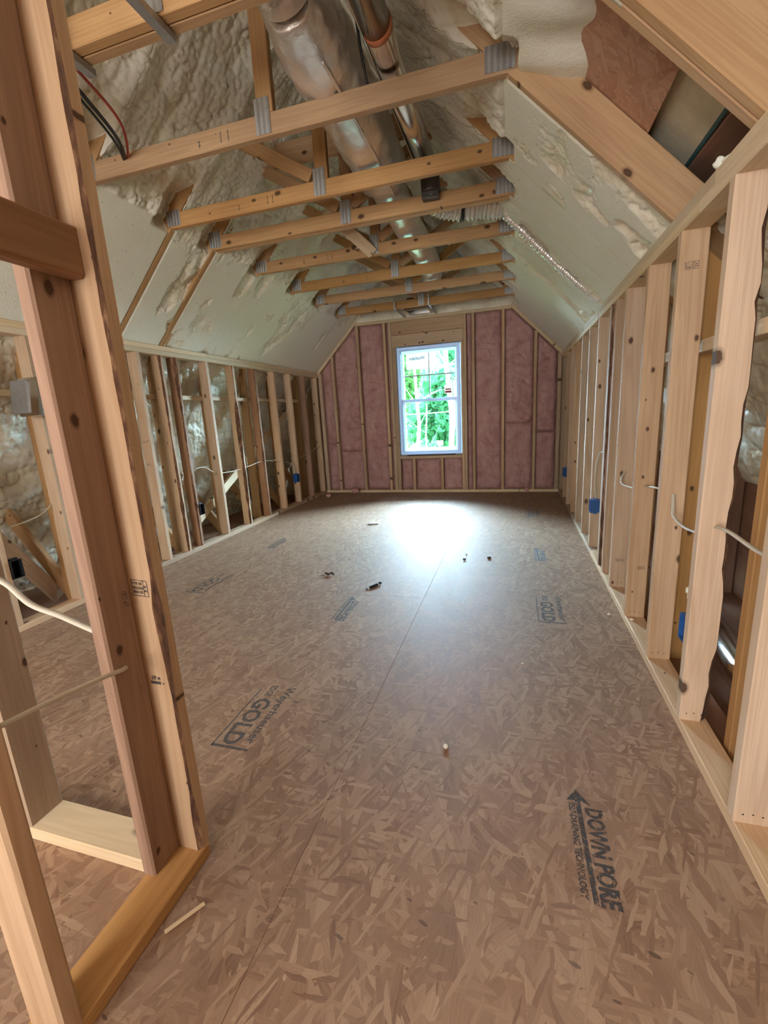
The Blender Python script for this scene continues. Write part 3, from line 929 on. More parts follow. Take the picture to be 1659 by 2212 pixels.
# foam against the eaves, behind the kneewalls
def foam_eave(side, xa, za, xb, zb, y0, y1, seed, du=.0095):
    ln = math.hypot(xb - xa, zb - za)
    Sg, Y = np.meshgrid(np.linspace(0, 1, int(ln / du)), np.linspace(y0, y1, int((y1 - y0) / du)), indexing='ij')
    nx, nz = -(zb - za) / ln * -1, (xb - xa) / ln
    h = .10 * (fbm(Sg * ln * 3, Y * 2.4, seed, 3) - .5) + .035 * dome(Sg * ln * 7, Y * 6, seed + 3) + .020 * dome(Sg * ln * 18, Y * 18, seed + 4) + .014 * dome(Sg * ln * 40, Y * 40, seed + 7)
    nrm = Vector((-(zb - za), 0, (xb - xa))).normalized()
    if nrm.x * side > 0: nrm = -nrm
    X = xa + (xb - xa) * Sg + nrm.x * h; Z = za + (zb - za) * Sg + nrm.z * h
    return grid_mesh('foam_eave', X, Y, Z, FOAM, ceil, np.ones_like(X), flip=(side > 0))
for a, b_ in ((-1.6, .5), (.5, 2.6), (2.6, 5.12)):
    foam_eave(-1, XL - .14, 1.84, -4.22, -.06, a, b_, 300 + int(a * 3))
for a, b_ in ((-1.6, .5), (.5, 2.6), (2.6, 5.12)):
    foam_eave(1, .13, 1.84, .86, .66, a, b_, 400 + int(a * 3))
box('eave_board', (.80, -3.4, -.16), (.83, 5.12, .72), DARKW, eave)
for k, y in enumerate((.30, .62, .94, 1.45, 2.0)):
    box('eave_post', (.70, y, -.11), (.79, y + .05, .74), DARKW, eave)

# ================================================================== roof trusses
ordw = ['nearest', 'second', 'third', 'fourth', 'fifth', 'sixth', 'seventh', 'farthest']
tl = ['pine roof truss nearest the camera, its tie cut off by the photo edge',
      'second pine roof truss from the camera, a knotty tie in front of the silver duct',
      'third pine roof truss from the camera, tie below the end of the thick duct',
      'doubled pine roof truss, two boards side by side, beside the dark duct collar',
      'fifth pine roof truss from the camera, with the copper-coloured ring on its tie',
      'sixth pine roof truss from the camera, third before the pink wall',
      'seventh pine roof truss from the camera, next to last before the pink wall',
      'farthest pine roof truss, nearest the pink insulated wall above the window']
def gusset(parent, x0, x1, z0, z1, y, ribs=True):
    me_v, me_f = [], []
    n = max(3, int((x1 - x0) / .011))
    for i in range(n + 1):
        x = x0 + (x1 - x0) * i / n
        yy = y - (.0016 if i % 2 else .0034)
        me_v += [(x, yy, z0), (x, yy, z1)]
    for i in range(n):
        me_f.append((2 * i, 2 * i + 2, 2 * i + 3, 2 * i + 1))
    mesh_obj('gusset_plate', me_v, me_f, GALV, parent)
for k, y in enumerate(TY):
    t = thing('roof_truss', tl[k], 'roof truss', (XM, y, ZC), 'roof trusses')
    plies = 2 if k in (0, 3) else 1
    for p in range(plies):
        yy = y + T_ / 2 + p * (T_ + .004)
        hw = W4
        bar('tie', (-2.79, yy, ZC + hw / 2), (-.555, yy, ZC + hw / 2), hw, T_, (0, 0, 1), SYP, t, ch=.003)
        for sx in (-1, 1):
            de = 3.0
            a = Vector((XM + sx * 3.05, yy, 1.80 + 1.6735 - 3.05)) + Vector((sx, 0, 1)).normalized() * W6 / 2
            a = Vector((XM + sx * 2.15, yy, 1.80 + 1.6735 - 2.15)) + Vector((sx, 0, 1)).normalized() * W6 / 2
            b_ = Vector((XM + sx * .03, yy, 1.80 + 1.6735 - .03)) + Vector((sx, 0, 1)).normalized() * W6 / 2
            if k == 0 and sx > 0:      # the near right rafter is a deep beam
                nv = Vector((1, 0, 1)).normalized()
                bar('rafter', a + nv * .08, Vector((XM + 1.10, yy, 1.80 + 1.6735 - 1.10)) + nv * .15, .30, T_, (1, 0, 1), SYP, t, ch=.004)
                continue
            bar('rafter', a, b_, W6, T_, (sx, 0, 1), SYP, t, ch=.003)
    yy = y + T_ / 2
    bar('king_post', (XM + .015, yy, ZC + W4), (XM + .015, yy, 3.42), W4 * .9, T_ - .002, (1, 0, 0), SYP, t)
    sides = (-1,) if k == 2 else (() if k < 2 else (-1, 1))
    for sx in sides:
        bar('web', (XM + sx * .05, yy, ZC + W4 + .03), (XM + sx * .72, yy, ZC + W4 + .43), W4 * .8, T_ - .002, (0, 0, 1), SYP, t)
    if k in (3,):
        bar('collar', (-2.32, yy - .001, 2.905), (-1.02, yy - .001, 2.905), .14, T_ - .002, (0, 0, 1), SYP, t)
    # verticals standing just behind the kneewalls, and a web out to the eave
    bar('vertical', (XL - .146, yy, .0), (XL - .146, yy, 1.92), W4, T_, (1, 0, 0), SYP, t)
    bar('vertical', (.146, yy, -.11), (.146, yy, 1.74), W4, T_, (1, 0, 0), SYP, t)
    bar('web', (XL - .13, yy, .02), (-4.02, yy, .70), W4, T_ - .003, (0, 0, 1), SYP, t)
    # plates
    gusset(t, XM - .035, XM + .04, ZC + .008, ZC + .15, y)
    if k >= 1:
        gusset(t, -2.76, -2.66, ZC + .01, ZC + .10 + .02 * (k % 2), y)
        gusset(t, -.69, -.575, ZC + .01, ZC + (.10 if k < 6 else .085), y)

# sloped-ceiling trusses behind the camera are hidden from view; two keep the roof line going
for k, y in enumerate((-.29, -.91)):
    t = thing('roof_truss', ['pine roof truss passing directly above the camera', 'pine roof truss just behind the camera'][k], 'roof truss', (XM, y, ZC), 'roof trusses')
    yy = y + T_ / 2
    bar('tie', (-2.79, yy, ZC + W4 / 2), (-.555, yy, ZC + W4 / 2), W4, T_, (0, 0, 1), SYP, t)
    for sx in (-1, 1):
        a = Vector((XM + sx * 2.15, yy, 1.80 + 1.6735 - 2.15)) + Vector((sx, 0, 1)).normalized() * W6 / 2
        b_ = Vector((XM + sx * .03, yy, 1.80 + 1.6735 - .03)) + Vector((sx, 0, 1)).normalized() * W6 / 2
        bar('rafter', a, b_, W6, T_, (sx, 0, 1), SYP, t)

# ================================================================== ducts and services overhead
fd = thing('flexible_duct', 'thick crinkled silver foil duct resting on the truss ties', 'duct', (-1.37, 1.2, 2.50))
path = curve_pts([(-1.352, .585, 2.600), (-1.355, .68, 2.615), (-1.36, .85, 2.635), (-1.372, 1.15, 2.655), (-1.375, 1.5, 2.66), (-1.385, 1.80, 2.655), (-1.395, 1.96, 2.66)], 14)
K = 40
rr = np.random.default_rng(3)
def crinkle(i, j):
    th = j / K * 2 * math.pi
    p = path[i]
    q = Vector((math.cos(th) * 1.1, math.sin(th) * 1.1, p.y * 3))
    f = 1 + .07 * mnoise.noise(q * 1.6) + .06 * mnoise.noise(Vector((q.x * 3, q.y * 3, q.z * 5))) + .018 * mnoise.noise(Vector((q.x * 4, q.y * 4, q.z * 22)))
    s_ = (p.y - .585)
    if s_ < .30: f *= .60 + .40 * max(0, s_ / .30) ** .6
    return f
sweep('sleeve', path, circ(.160, K), FOIL, fd, rfun=crinkle)
ragged = []
rg_p = [Vector((-1.352, .59 - .012 * k, 2.600 + .003 * k)) for k in range(9)]
sweep('torn_end', rg_p, circ(.100, K), FOIL, fd, caps=False, rfun=lambda i, j: 1 + .09 * i * mnoise.noise(Vector((j * .9, i * .6, 2))) - .03 * i)
sweep('dark_core', [(-1.352, .57, 2.602), (-1.352, .50, 2.61)], circ(.066, 20), BLACK, fd)
seam = [p + Vector((.07, 0, -.148)) for p in path[20:]]
sweep('seam', seam, circ(.008, 6), FOIL, fd, rfun=lambda i, j: 1 + .5 * mnoise.noise(Vector((i * .7, j, 1))))

fd2 = thing('flexible_duct', 'slimmer silver foil duct seen under the webs of the far trusses', 'duct', (-1.40, 2.9, 2.50))
path2 = curve_pts([(-1.395, 1.98, 2.64), (-1.405, 2.3, 2.625), (-1.41, 2.9, 2.62), (-1.41, 3.5, 2.62), (-1.46, 4.1, 2.62), (-1.60, 4.55, 2.66), (-1.72, 4.84, 2.69)], 14)
def crinkle2(i, j):
    th = j / 24 * 2 * math.pi
    q = Vector((math.cos(th), math.sin(th), path2[i].y * 5))
    return 1 + .05 * mnoise.noise(q * 2) + .03 * mnoise.noise(Vector((q.x * 3, q.y * 3, q.z * 8)))
sweep('sleeve', path2, circ(.115, 24), FOIL, fd2, rfun=crinkle2)

pp = thing('round_duct', 'straight shiny round metal duct running over the ties, right of the thick foil duct', 'duct', (-1.085, 1.0, 2.53))
sweep('pipe', [(-1.085, y, 2.588) for y in (-1.2, -.2, .8)], circ(.058, 32), TIN, pp)
sweep('pipe', [(-1.085, y, 2.588) for y in (.79, 1.4, 1.91)], circ(.056, 32), TIN, pp)
sweep('joint_band', [(-1.085, y, 2.588) for y in (.80, .812, .826)], circ(.0615, 32), COPPER, pp)
sweep('lock_seam', [(-1.138, y, 2.560) for y in (-1.2, .4, 1.91)], circ(.005, 6), TIN, pp)
dk = thing('duct_collar', 'dark grey metal take-off collar hanging at the end of the round duct', 'duct collar', (-1.085, 2.0, 2.44))
sweep('collar', curve_pts([(-1.085, 1.912, 2.588), (-1.085, 1.925, 2.575), (-1.082, 1.928, 2.53), (-1.08, 1.930, 2.475)], 6), circ(.060, 24), flat('dark_steel', (.11, .105, .10), .38, .9), dk, up=(1, 0, 0))
box('flange', (-1.135, 1.905, 2.440), (-1.030, 1.965, 2.475), MATS['dark_steel'], dk)
box('screw', (-1.082, 1.900, 2.452), (-1.074, 1.906, 2.460), TIN, dk, .001)

# corrugated branch that turns into the right slope
br = thing('corrugated_duct', 'corrugated foil branch duct behind the doubled truss, bound with a dark strap', 'duct', (-.9, 2.3, 2.42))
bp = curve_pts([(-1.16, 2.20, 2.58), (-1.08, 2.26, 2.545), (-.95, 2.31, 2.52), (-.80, 2.34, 2.52), (-.66, 2.36, 2.50)], 22)
sweep('sleeve', bp, circ(.085, 24), FOIL, br, rfun=lambda i, j: (1 + .09 * math.sin(i * 1.45)) * (1 + .03 * mnoise.noise(Vector((i * .3, j * .6, 0)))))
sweep('strap', bp[46:50], circ(.092, 24), BLACK, br)
sl = thing('foil_duct_strip', 'thin foil duct half buried in the foam of the right slope', 'duct', (-.25, 2.40, 1.80))
sp_ = curve_pts([(-.66, 2.37, 2.475), (-.55, 2.40, 2.372), (-.42, 2.43, 2.242), (-.25, 2.44, 2.072), (-.10, 2.44, 1.925), (.0, 2.435, 1.838)], 22)
sweep('sleeve', [p + Vector((-.006, 0, -.006)) for p in sp_], circ(.030, 14), FOIL, sl, rfun=lambda i, j: (1 + .14 * math.sin(i * 1.9)) * (1 + .12 * mnoise.noise(Vector((i * .35, j * .8, 4)))))

# supply boot over the window
bt = thing('register_boot', 'galvanised ceiling register boot hung above the window', 'register boot', (-1.77, 4.85, ZC))
rect_b = [(-1.93, 4.70), (-1.62, 4.70), (-1.62, 5.00), (-1.93, 5.00)]
vs_ = [(x, y, ZC + .005) for x, y in rect_b] + [(-1.775 + (x + 1.775) * .86, 4.85 + (y - 4.85) * .80, ZC + .005) for x, y in rect_b] + \
      [(-1.775 + (x + 1.775) * .80, 4.85 + (y - 4.85) * .74, ZC + .16) for x, y in rect_b] + [(x, y, ZC + .03) for x, y in rect_b]
fs = []
for i in range(4):
    j = (i + 1) % 4
    fs += [(i, j, 4 + j, 4 + i), (4 + i, 4 + j, 8 + j, 8 + i), (i, 12 + i, 12 + j, j)]
fs.append((8, 9, 10, 11))
mesh_obj('boot', vs_, fs, TIN, bt)
for x in (-2.00, -1.575):
    box('hanger_bar', (x - .012, 4.50, ZC - .006), (x + .012, 5.03, ZC + .004), GALV, bt, .001)
    box('hanger_strap', (x - .010, 4.490, ZC + .004), (x + .010, 4.50, ZC + .12), GALV, bt, .001)

# ring on the tie of the fifth truss
rg = thing('metal_ring', 'small copper-coloured metal ring clamp on a truss tie below a light brace', 'clamp', (-1.80, 2.58, 2.44))
ringp = [(-1.80 + .036 * math.cos(a), 2.565 + .018 * math.sin(a), 2.468 + .016 * math.sin(a)) for a in np.linspace(0, 2 * math.pi, 25)]
sweep('band', ringp, circ(.011, 8), flat('bronze', (.22, .13, .09), .25, .9), rg)
box('screw', (-1.812, 2.540, 2.440), (-1.802, 2.575, 2.450), TIN, rg, .001)
box('screw', (-1.790, 2.540, 2.444), (-1.778, 2.575, 2.454), TIN, rg, .001)
sb_ = tag(bar('short_brace', (-1.90, 2.20, 2.62), (-1.685, 2.610, 2.425), W4, T_, (1, 0, .5), PALE, None), 'short pale board slanting down onto the tie beside the metal ring', 'brace')

# strut rods and lines at the upper left
for i, (x, y1, lb) in enumerate(((-1.665, .350, 'grey steel strut crossing the nearest tie, upper of the two'), (-2.03, .372, 'grey steel strut beside the post, lower of the two'))):
    o = thing('steel_strut', lb, 'strut', (x, 0, 2.37), 'steel struts')
    x0 = x - .012
    prof = [(-.016, 0), (.016, 0), (.016, .022), (.011, .022), (.011, .005), (-.011, .005), (-.011, .022), (-.016, .022)]
    sweep('channel', [(x, -.95, 2.398), (x, .2, 2.398), (x, y1, 2.398)], [(a, b2 - .022) for a, b2 in prof], GALV, o, smooth=False)
ln = thing('line_set', 'black and red lines running into the foam above the second tie', 'cable', (-2.25, .5, 2.45))
sweep('black_line', curve_pts([(-2.10, -.5, 2.50), (-2.18, .25, 2.505), (-2.235, .50, 2.46), (-2.33, .76, 2.45), (-2.46, .94, 2.47), (-2.58, 1.05, 2.53)], 10), circ(.008, 8), BLACK, ln)
sweep('black_line', curve_pts([(-2.12, -.5, 2.50), (-2.20, .25, 2.502), (-2.255, .50, 2.455), (-2.35, .76, 2.445), (-2.47, .94, 2.465), (-2.59, 1.05, 2.525)], 10), circ(.006, 8), BLACK, ln)
sweep('red_line', curve_pts([(-2.08, -.5, 2.51), (-2.17, .25, 2.515), (-2.205, .50, 2.50), (-2.29, .76, 2.49), (-2.45, .95, 2.47), (-2.58, 1.06, 2.53)], 10), circ(.006, 8), REDW2, ln)
wv = tag(sweep('black_wire', curve_pts([(-1.16, .20, 2.78), (-1.17, .60, 2.80), (-1.175, .80, 2.72), (-1.18, .90, 2.60), (-1.175, .965, 2.502), (-1.155, .978, 2.502)], 10), circ(.006, 8), BLACK),
         'thin black wire hanging between the thick foil duct and the round duct', 'wire')

# ================================================================== electrical boxes and cables
def ebox(label, lo, hi, mat, group='outlet boxes on the studs', open_dir=None, nails=True):
    lo, hi = Vector(lo), Vector(hi)
    o = thing('outlet_box', label, 'outlet box', ((lo.x + hi.x) / 2, (lo.y + hi.y) / 2, lo.z), group)
    # five-sided shell open towards the room
    t = .003
    s = 1 if open_dir == '+x' else -1
    xo, xi = (hi.x, lo.x) if s > 0 else (lo.x, hi.x)
    vs_ = [(xo, lo.y, lo.z), (xo, hi.y, lo.z), (xo, hi.y, hi.z), (xo, lo.y, hi.z),
           (xi, lo.y + .004, lo.z + .004), (xi, hi.y - .004, lo.z + .004), (xi, hi.y - .004, hi.z - .004), (xi, lo.y + .004, hi.z - .004),
           (xo, lo.y + t, lo.z + t), (xo, hi.y - t, lo.z + t), (xo, hi.y - t, hi.z - t), (xo, lo.y + t, hi.z - t),
           (xi - s * -t, lo.y + t + .003, lo.z + t + .003), (xi - s * -t, hi.y - t - .003, lo.z + t + .003), (xi - s * -t, hi.y - t - .003, hi.z - t - .003), (xi - s * -t, lo.y + t + .003, hi.z - t - .003)]
    fs = [(4, 5, 6, 7), (12, 15, 14, 13)]
    for i in range(4):
        j = (i + 1) % 4
        fs += [(i, j, 4 + j, 4 + i), (i, 8 + i, 8 + j, j), (8 + i, 12 + i, 12 + j, 8 + j)]
    sh = mesh_obj('shell', vs_, fs, mat, o)
    bm = bmesh.new(); bm.from_mesh(sh.data); bmesh.ops.recalc_face_normals(bm, faces=bm.faces); bm.to_mesh(sh.data); bm.free()
    for z in (hi.z - .002, lo.z - .008):
        box('nail_lug', ((lo.x + hi.x) / 2 - .012, lo.y + .006, z), ((lo.x + hi.x) / 2 + .012, hi.y - .004, z + .010), mat, o, .001)
    return o
ebox('blue outlet box midway along the right stud wall', (-.012, ry[12] - .064, .325), (.062, ry[12] - .002, .425), BLUE, open_dir='-x')
ebox('blue outlet box on the last stud of the right wall by the pink wall', (-.012, ry[17] - .070, .300), (.060, ry[17] - .002, .400), BLUE, open_dir='-x')
ebox('blue outlet box with dripped foam on top, near the right edge', (.004, ry[7] + T_ + .002, .306), (.070, ry[7] + T_ + .060, .400), BLUE, open_dir='-x')
ebox('blue outlet box near the far end of the left stud wall', (XL - .062, ly[14] - .066, .320), (XL + .012, ly[14] - .002, .425), BLUE, open_dir='+x')
ebox('black outlet box behind the third left-wall stud past the post', (XL - .060, ly[9] + T_ + .002, .322), (XL + .010, ly[9] + T_ + .060, .424), DARKBOX, open_dir='+x')
ebox('black outlet box at the left edge, seen between the partition studs', (XL - .060, ly[5] + T_ + .002, .322), (XL + .010, ly[5] + T_ + .064, .430), DARKBOX, open_dir='+x')
def cable(label, pts, r=.0058, n=10, group='white cables in the walls'):
    return tag(sweep('white_cable', curve_pts(pts, n), circ(r, 10, r * .62), CABLE), label, 'cable', group)
cable('white cable looping out of the right wall at the nearest studs', [(.045, -.25, .75), (.045, .02, .745), (.040, .15, .742), (.035, .28, .752), (.040, .37, .745), (.046, .405, .735)], .0075)
cable('white cable drooping between the second and third right-wall studs', [(.045, .42, .715), (.040, .50, .690), (.030, .62, .680), (.028, .73, .695), (.036, .775, .735), (.046, .812, .765)], .0072)
cable('short white cable stub between the third and fourth right-wall studs', [(.045, .84, .758), (.042, .98, .757), (.043, 1.10, .745), (.046, 1.215, .728)], .0065)
cable('white cable hooking round a stud in the middle of the right wall', [(.045, 1.25, .700), (.030, 1.42, .688), (.012, 1.52, .690), (.020, 1.58, .715), (.046, 1.624, .745)], .0062)
cable('grey-white cable dropping into the blue box midway along the right wall', [(.045, 2.06, .78), (.012, 2.20, .80), (.004, 2.30, .70), (.010, 2.36, .55), (.03, 2.40, .43)], .0055)
cable('white cable arching between two left-wall studs above the black box', [(-3.39, 2.155, .64), (-3.385, 2.22, .735), (-3.385, 2.345, .742), (-3.388, 2.44, .695), (-3.39, 2.52, .66)], .006)
cable('white cable strung along the middle studs of the left wall', [(-3.39, 2.56, .655), (-3.388, 2.74, .645), (-3.388, 2.93, .648), (-3.386, 3.10, .662), (-3.388, 3.335, .682), (-3.388, 3.55, .668), (-3.39, 3.74, .66)], .006)
cable('white cable bending down into the blue box on the left wall', [(-3.39, 3.78, .64), (-3.375, 3.90, .612), (-3.36, 4.02, .56), (-3.37, 4.09, .48), (-3.38, 4.11, .43)], .006)
cable('white cable at the far end of the left wall by the pink insulation', [(-3.39, 4.16, .60), (-3.385, 4.36, .63), (-3.388, 4.58, .66), (-3.386, 4.78, .69), (-3.39, 4.97, .72)], .0055)
cable('thin white wire across the foam at the left edge', [(-3.43, .36, .64), (-3.41, .50, .615), (-3.40, .66, .618), (-3.40, .80, .645), (-3.43, .90, .69)], .004)
cable('thick white cable sagging behind the partition studs on the left', [(-2.30, -.42, .83), (-1.92, -.425, .80), (-1.80, -.43, .775), (-1.71, -.44, .728), (-1.62, -.44, .705), (-1.53, -.445, .683), (-1.46, -.45, .67)], .0085)
cable('white cable stapled through the big partition post and out to the left', [(-1.44, -.462, .602), (-1.412, -.472, .606), (-1.404, -.53, .622), (-1.402, -.62, .640), (-1.401, -.70, .652), (-1.400, -.78, .660), (-1.40, -1.0, .66)], .0078)
hole_ = stamp('drilled_hole', ps1, (-1.4179, -.468, .588), (0, 1, 0), (0, 0, 1), BLACK, [(0, 0, .010, .030), (-.004, .006, .014, .024)])

# sheet-metal box in the left kneewall, mostly behind the post
mb = thing('metal_box', 'grey sheet-metal box between left-wall studs, half hidden by the post', 'metal box', (-3.37, 1.0, 1.22))
bar('casing', (-3.36, .80, 1.355), (-3.36, 1.22, 1.30), .19, .13, (0, .1, 1), GALV, mb, ch=.006)
bar('rim', (-3.30, .81, 1.352), (-3.30, .83, 1.349), .22, .16, (0, .1, 1), TIN, mb, ch=.004)

# round metal pipe lying in the right eave
ep = thing('eave_pipe', 'shiny metal pipe lying in the dark space behind the right wall', 'pipe', (.35, 1.1, -.02))
sweep('pipe', [(.295, .30, .045), (.33, .75, .045), (.42, 1.7, .05)], circ(.055, 28), TIN, ep)
box('saddle', (.30, 1.30, -.11), (.46, 1.34, -.008), DARKW, ep)

# ================================================================== litter on the floor
def lump(name, label, cat, loc, size, mat, seed, group=None, sub=2, amp=.5):
    bm = bmesh.new()
    bmesh.ops.create_icosphere(bm, subdivisions=sub, radius=1)
    for v in bm.verts:
        f = 1 + amp * mnoise.noise(v.co * 1.7 + Vector((seed * 3.1, 0, seed)))
        v.co = Vector((v.co.x * size[0] * f, v.co.y * size[1] * f, v.co.z * size[2] * f))
    zmin = min(v.co.z for v in bm.verts)
    for v in bm.verts: v.co.z -= zmin
    me = bpy.data.meshes.new(name); bm.to_mesh(me); bm.free()
    for p in me.polygons: p.use_smooth = True
    me.materials.append(mat)
    o = bpy.data.objects.new(name, me); COL.objects.link(o)
    o.location = loc
    return tag(o, label, cat, group)
cl = thing('plastic_clip', 'black plastic clip lying in the middle of the floor', 'clip', (-1.463, 1.489, 0))
bar('body', (-1.488, 1.455, .009), (-1.452, 1.510, .011), .018, .016, (0, 0, 1), BLACK, cl, ch=.004)
lk = lump('knob', '', '', (-1.440, 1.530, .004), (.011, .011, .010), BLACK, 3)
del lk['label'], lk['category']
attach(lk, cl)
lk = lump('tip', '', '', (-1.502, 1.432, 0), (.007, .009, .006), BLACK, 5); del lk['label'], lk['category']; attach(lk, cl)
dl = thing('dry_leaf', 'crumpled brown leaf on the floor left of the black clip', 'leaf', (-1.865, 1.651, 0))
U, V = np.meshgrid(np.linspace(-1, 1, 13), np.linspace(-1, 1, 9), indexing='ij')
wd = (1 - U ** 2) ** .6
grid_mesh('blade', -1.865 + U * .034, 1.651 + V * wd * .016 + .006 * U, .006 + .012 * np.abs(V) + .006 * np.sin(U * 5), TWIGM, dl)
sweep('stem', [(-1.90, 1.644, .003), (-1.915, 1.640, .004), (-1.928, 1.632, .002)], circ(.002, 6), TWIGM, dl)
lump('wood_crumb', 'dark wood crumb on the floor, left of a pair below the window', 'crumb', (-.930, 2.114, 0), (.013, .010, .008), TWIGM, 6)
lump('wood_crumb', 'dark wood crumb on the floor, right of a pair below the window', 'crumb', (-.744, 2.170, 0), (.016, .011, .009), TWIGM, 9)
lump('wood_crumb', 'tiny dark crumb just beyond the left one of the pair', 'crumb', (-.925, 2.235, 0), (.006, .006, .005), TWIGM, 12)
ps = thing('paper_scrap', 'bent scrap with a dark edge lying on the bright floor', 'scrap', (-1.997, 3.146, 0))
U, V = np.meshgrid(np.linspace(0, 1, 10), np.linspace(0, 1, 5), indexing='ij')
grid_mesh('sheet', -2.05 + U * .11, 3.12 + V * .05 + U * .03, .003 + .012 * np.sin(U * 3.1) + .004 * V, PAPER, ps)
sweep('dark_edge', [(-2.055, 3.115, .006), (-2.0, 3.13, .014), (-1.945, 3.15, .006)], circ(.004, 6), TWIGM, ps)
lump('foam_pellet', 'round white foam pellet by the floor seam', 'pellet', (-.782, .136, 0), (.0095, .0095, .008), WHITEF, 2, amp=.12)
for i, (x, y, s, lb) in enumerate(((-.069, 1.975, .008, 'white foam crumb against the right bottom plate, far one'), (-.411, 1.695, .006, 'white foam crumb just past the right-hand print'),
                                   (-.30, 1.70, .006, 'white foam crumb between the right-hand print and the wall'), (-.06, 1.30, .008, 'white foam crumb near the right bottom plate, near one'),
                                   (-.52, .72, .006, 'white foam crumb on the open floor right of centre'))):
    lump('foam_crumb', lb, 'crumb', (x, y, 0), (s, s * .8, s * .6), WHITEF, 20 + i, amp=.4)
lump('foam_crumb', 'white foam crumb on the right bottom plate between studs', 'crumb', (.022, 1.175, T_), (.009, .007, .005), WHITEF, 31)
lump('insulation_scrap', 'pink insulation scrap at the foot of the far wall', 'scrap', (-2.852, 4.95, 0), (.055, .035, .035), SCRAPP, 41, sub=3)
lump('insulation_scrap', 'small pale pink scrap on the floor near the left corner', 'scrap', (-3.17, 4.66, 0), (.040, .03, .022), SCRAPP, 44, sub=3)
lump('insulation_scrap', 'tiny pink scrap at the foot of the wall right of the window', 'scrap', (-.40, 4.99, 0), (.022, .014, .03), SCRAPP, 47, sub=3)
tag(bar('wood_splinter', (-1.325, -.575, .005), (-1.275, -.500, .006), .010, .006, (1, 0, 0), PALE, None, ch=.002), 'pale wood splinter on the floor beside the near plate', 'splinter')

# ================================================================== outdoors
gr = structure('ground_outside')
U, V = np.meshgrid(np.linspace(-40, 36, 60), np.linspace(5.6, 60, 60), indexing='ij')
grid_mesh('soil', U, V, -3.2 + .035 * (V - 5.6) + .5 * (fbm(U * .2, V * .2, 3, 3) - .5), SOIL, gr)
def leaf_mesh(name, c, r, n, size, mat, seed, parent):
    g = np.random.default_rng(seed)
    d = g.normal(size=(n, 3)); d /= np.linalg.norm(d, axis=1)[:, None]
    rad = g.random(n) ** .45
    cl = g.normal(size=(14, 3)) * .55
    P = d * rad[:, None] * np.array([.55, .55, .55]) + cl[g.integers(0, 14, n)]
    P = P * np.array(r) * .75 + np.array(c)
    a = g.normal(size=(n, 3)); a /= np.linalg.norm(a, axis=1)[:, None]
    b_ = np.cross(a, g.normal(size=(n, 3))); b_ /= np.linalg.norm(b_, axis=1)[:, None]
    s_ = size * (.6 + .8 * g.random(n))[:, None]
    V = np.stack([P - a * s_, P + b_ * s_ * .5, P + a * s_, P - b_ * s_ * .5], 1).reshape(-1, 3)
    F = [(4 * i, 4 * i + 1, 4 * i + 2, 4 * i + 3) for i in range(n)]
    o = mesh_obj(name, V, F, mat, parent)
    o['kind'] = 'stuff'
    return o
def tree(label, x, y, r0, lean, h, crown, mat, n, seed, size=.16, branches=6):
    zg = -3.1 + .035 * (y - 5.6)
    t = thing('tree', label, 'tree', (x, y, zg), 'trees outside the window')
    rd = random.Random(seed)
    pts = [(x + lean * k / 8 + .05 * rd.uniform(-1, 1), y + .05 * rd.uniform(-1, 1), zg + h * k / 8) for k in range(9)]
    sweep('trunk', curve_pts(pts, 3), circ(r0, 10), TRUNK, t, rfun=lambda i, j: 1 - .5 * i / 24)
    for k in range(branches):
        q = Vector(pts[rd.randint(3, 7)]); a = rd.uniform(0, 6.28); l = rd.uniform(.4, 1.0)
        e = q + Vector((math.cos(a) * l, math.sin(a) * l * .5, rd.uniform(.1, .9)))
        sweep('branch', curve_pts([q, (q + e) / 2 + Vector((0, 0, rd.uniform(-.15, .15))), e], 3), circ(r0 * .22, 6), TRUNK, t, rfun=lambda i, j: 1 - .7 * i / 6)
    if crown:
        leaf_mesh('crown', (x + lean + crown[3], y + crown[4], zg + crown[0]), (crown[1], crown[1], crown[2]), n, size, mat, seed, t)
    return t
tree('pale trunk in the left half of the window view', -3.48, 13.0, .080, -.12, 5.6, None, None, 0, 1, .13, 5)
tree('slim pale sapling beside the left trunk in the lower pane', -3.70, 15.0, .045, .02, 4.2, None, None, 0, 2, .12, 3)
tree('large pale trunk in the right half of the window view', -2.16, 12.0, .115, -.34, 6.0, None, None, 0, 3, .13, 7)
tree('slim pale trunk at the right edge of the window', -2.04, 10.6, .050, .05, 5.4, None, None, 0, 4, .13, 3)
for k, (x, y, hc, rx, rz, mm, lb) in enumerate((
        (-8.2, 18, 4.5, 1.6, 2.2, 'leaf_bright', 'bright green tree beyond the left window jamb'),
        (-3.5, 19.0, 4.3, 1.7, 2.7, 'leaf_mid', 'mid green tree behind the pale trunks'),
        (1.4, 18, 4.5, 1.6, 2.2, 'leaf_bright', 'bright green tree beyond the right window jamb'),
        (-6.4, 24, 5.4, 1.8, 3.0, 'leaf_bright', 'light green tree in the left half of the window, far back'),
        (-1.2, 24, 5.4, 1.8, 3.0, 'leaf_cool', 'cool green tree far back on the right'),
        (-9.2, 30, 6.2, 2.0, 3.6, 'leaf_cool', 'farthest tree on the left'),
        (-4.0, 30, 6.2, 2.0, 3.6, 'leaf_mid', 'farthest tree in the middle of the window'))):
    tree(lb, x, y, .12, 0, 6.0, (hc, rx, rz, 0, 0), LEAF[mm], 5600, 30 + k, .17, 2)
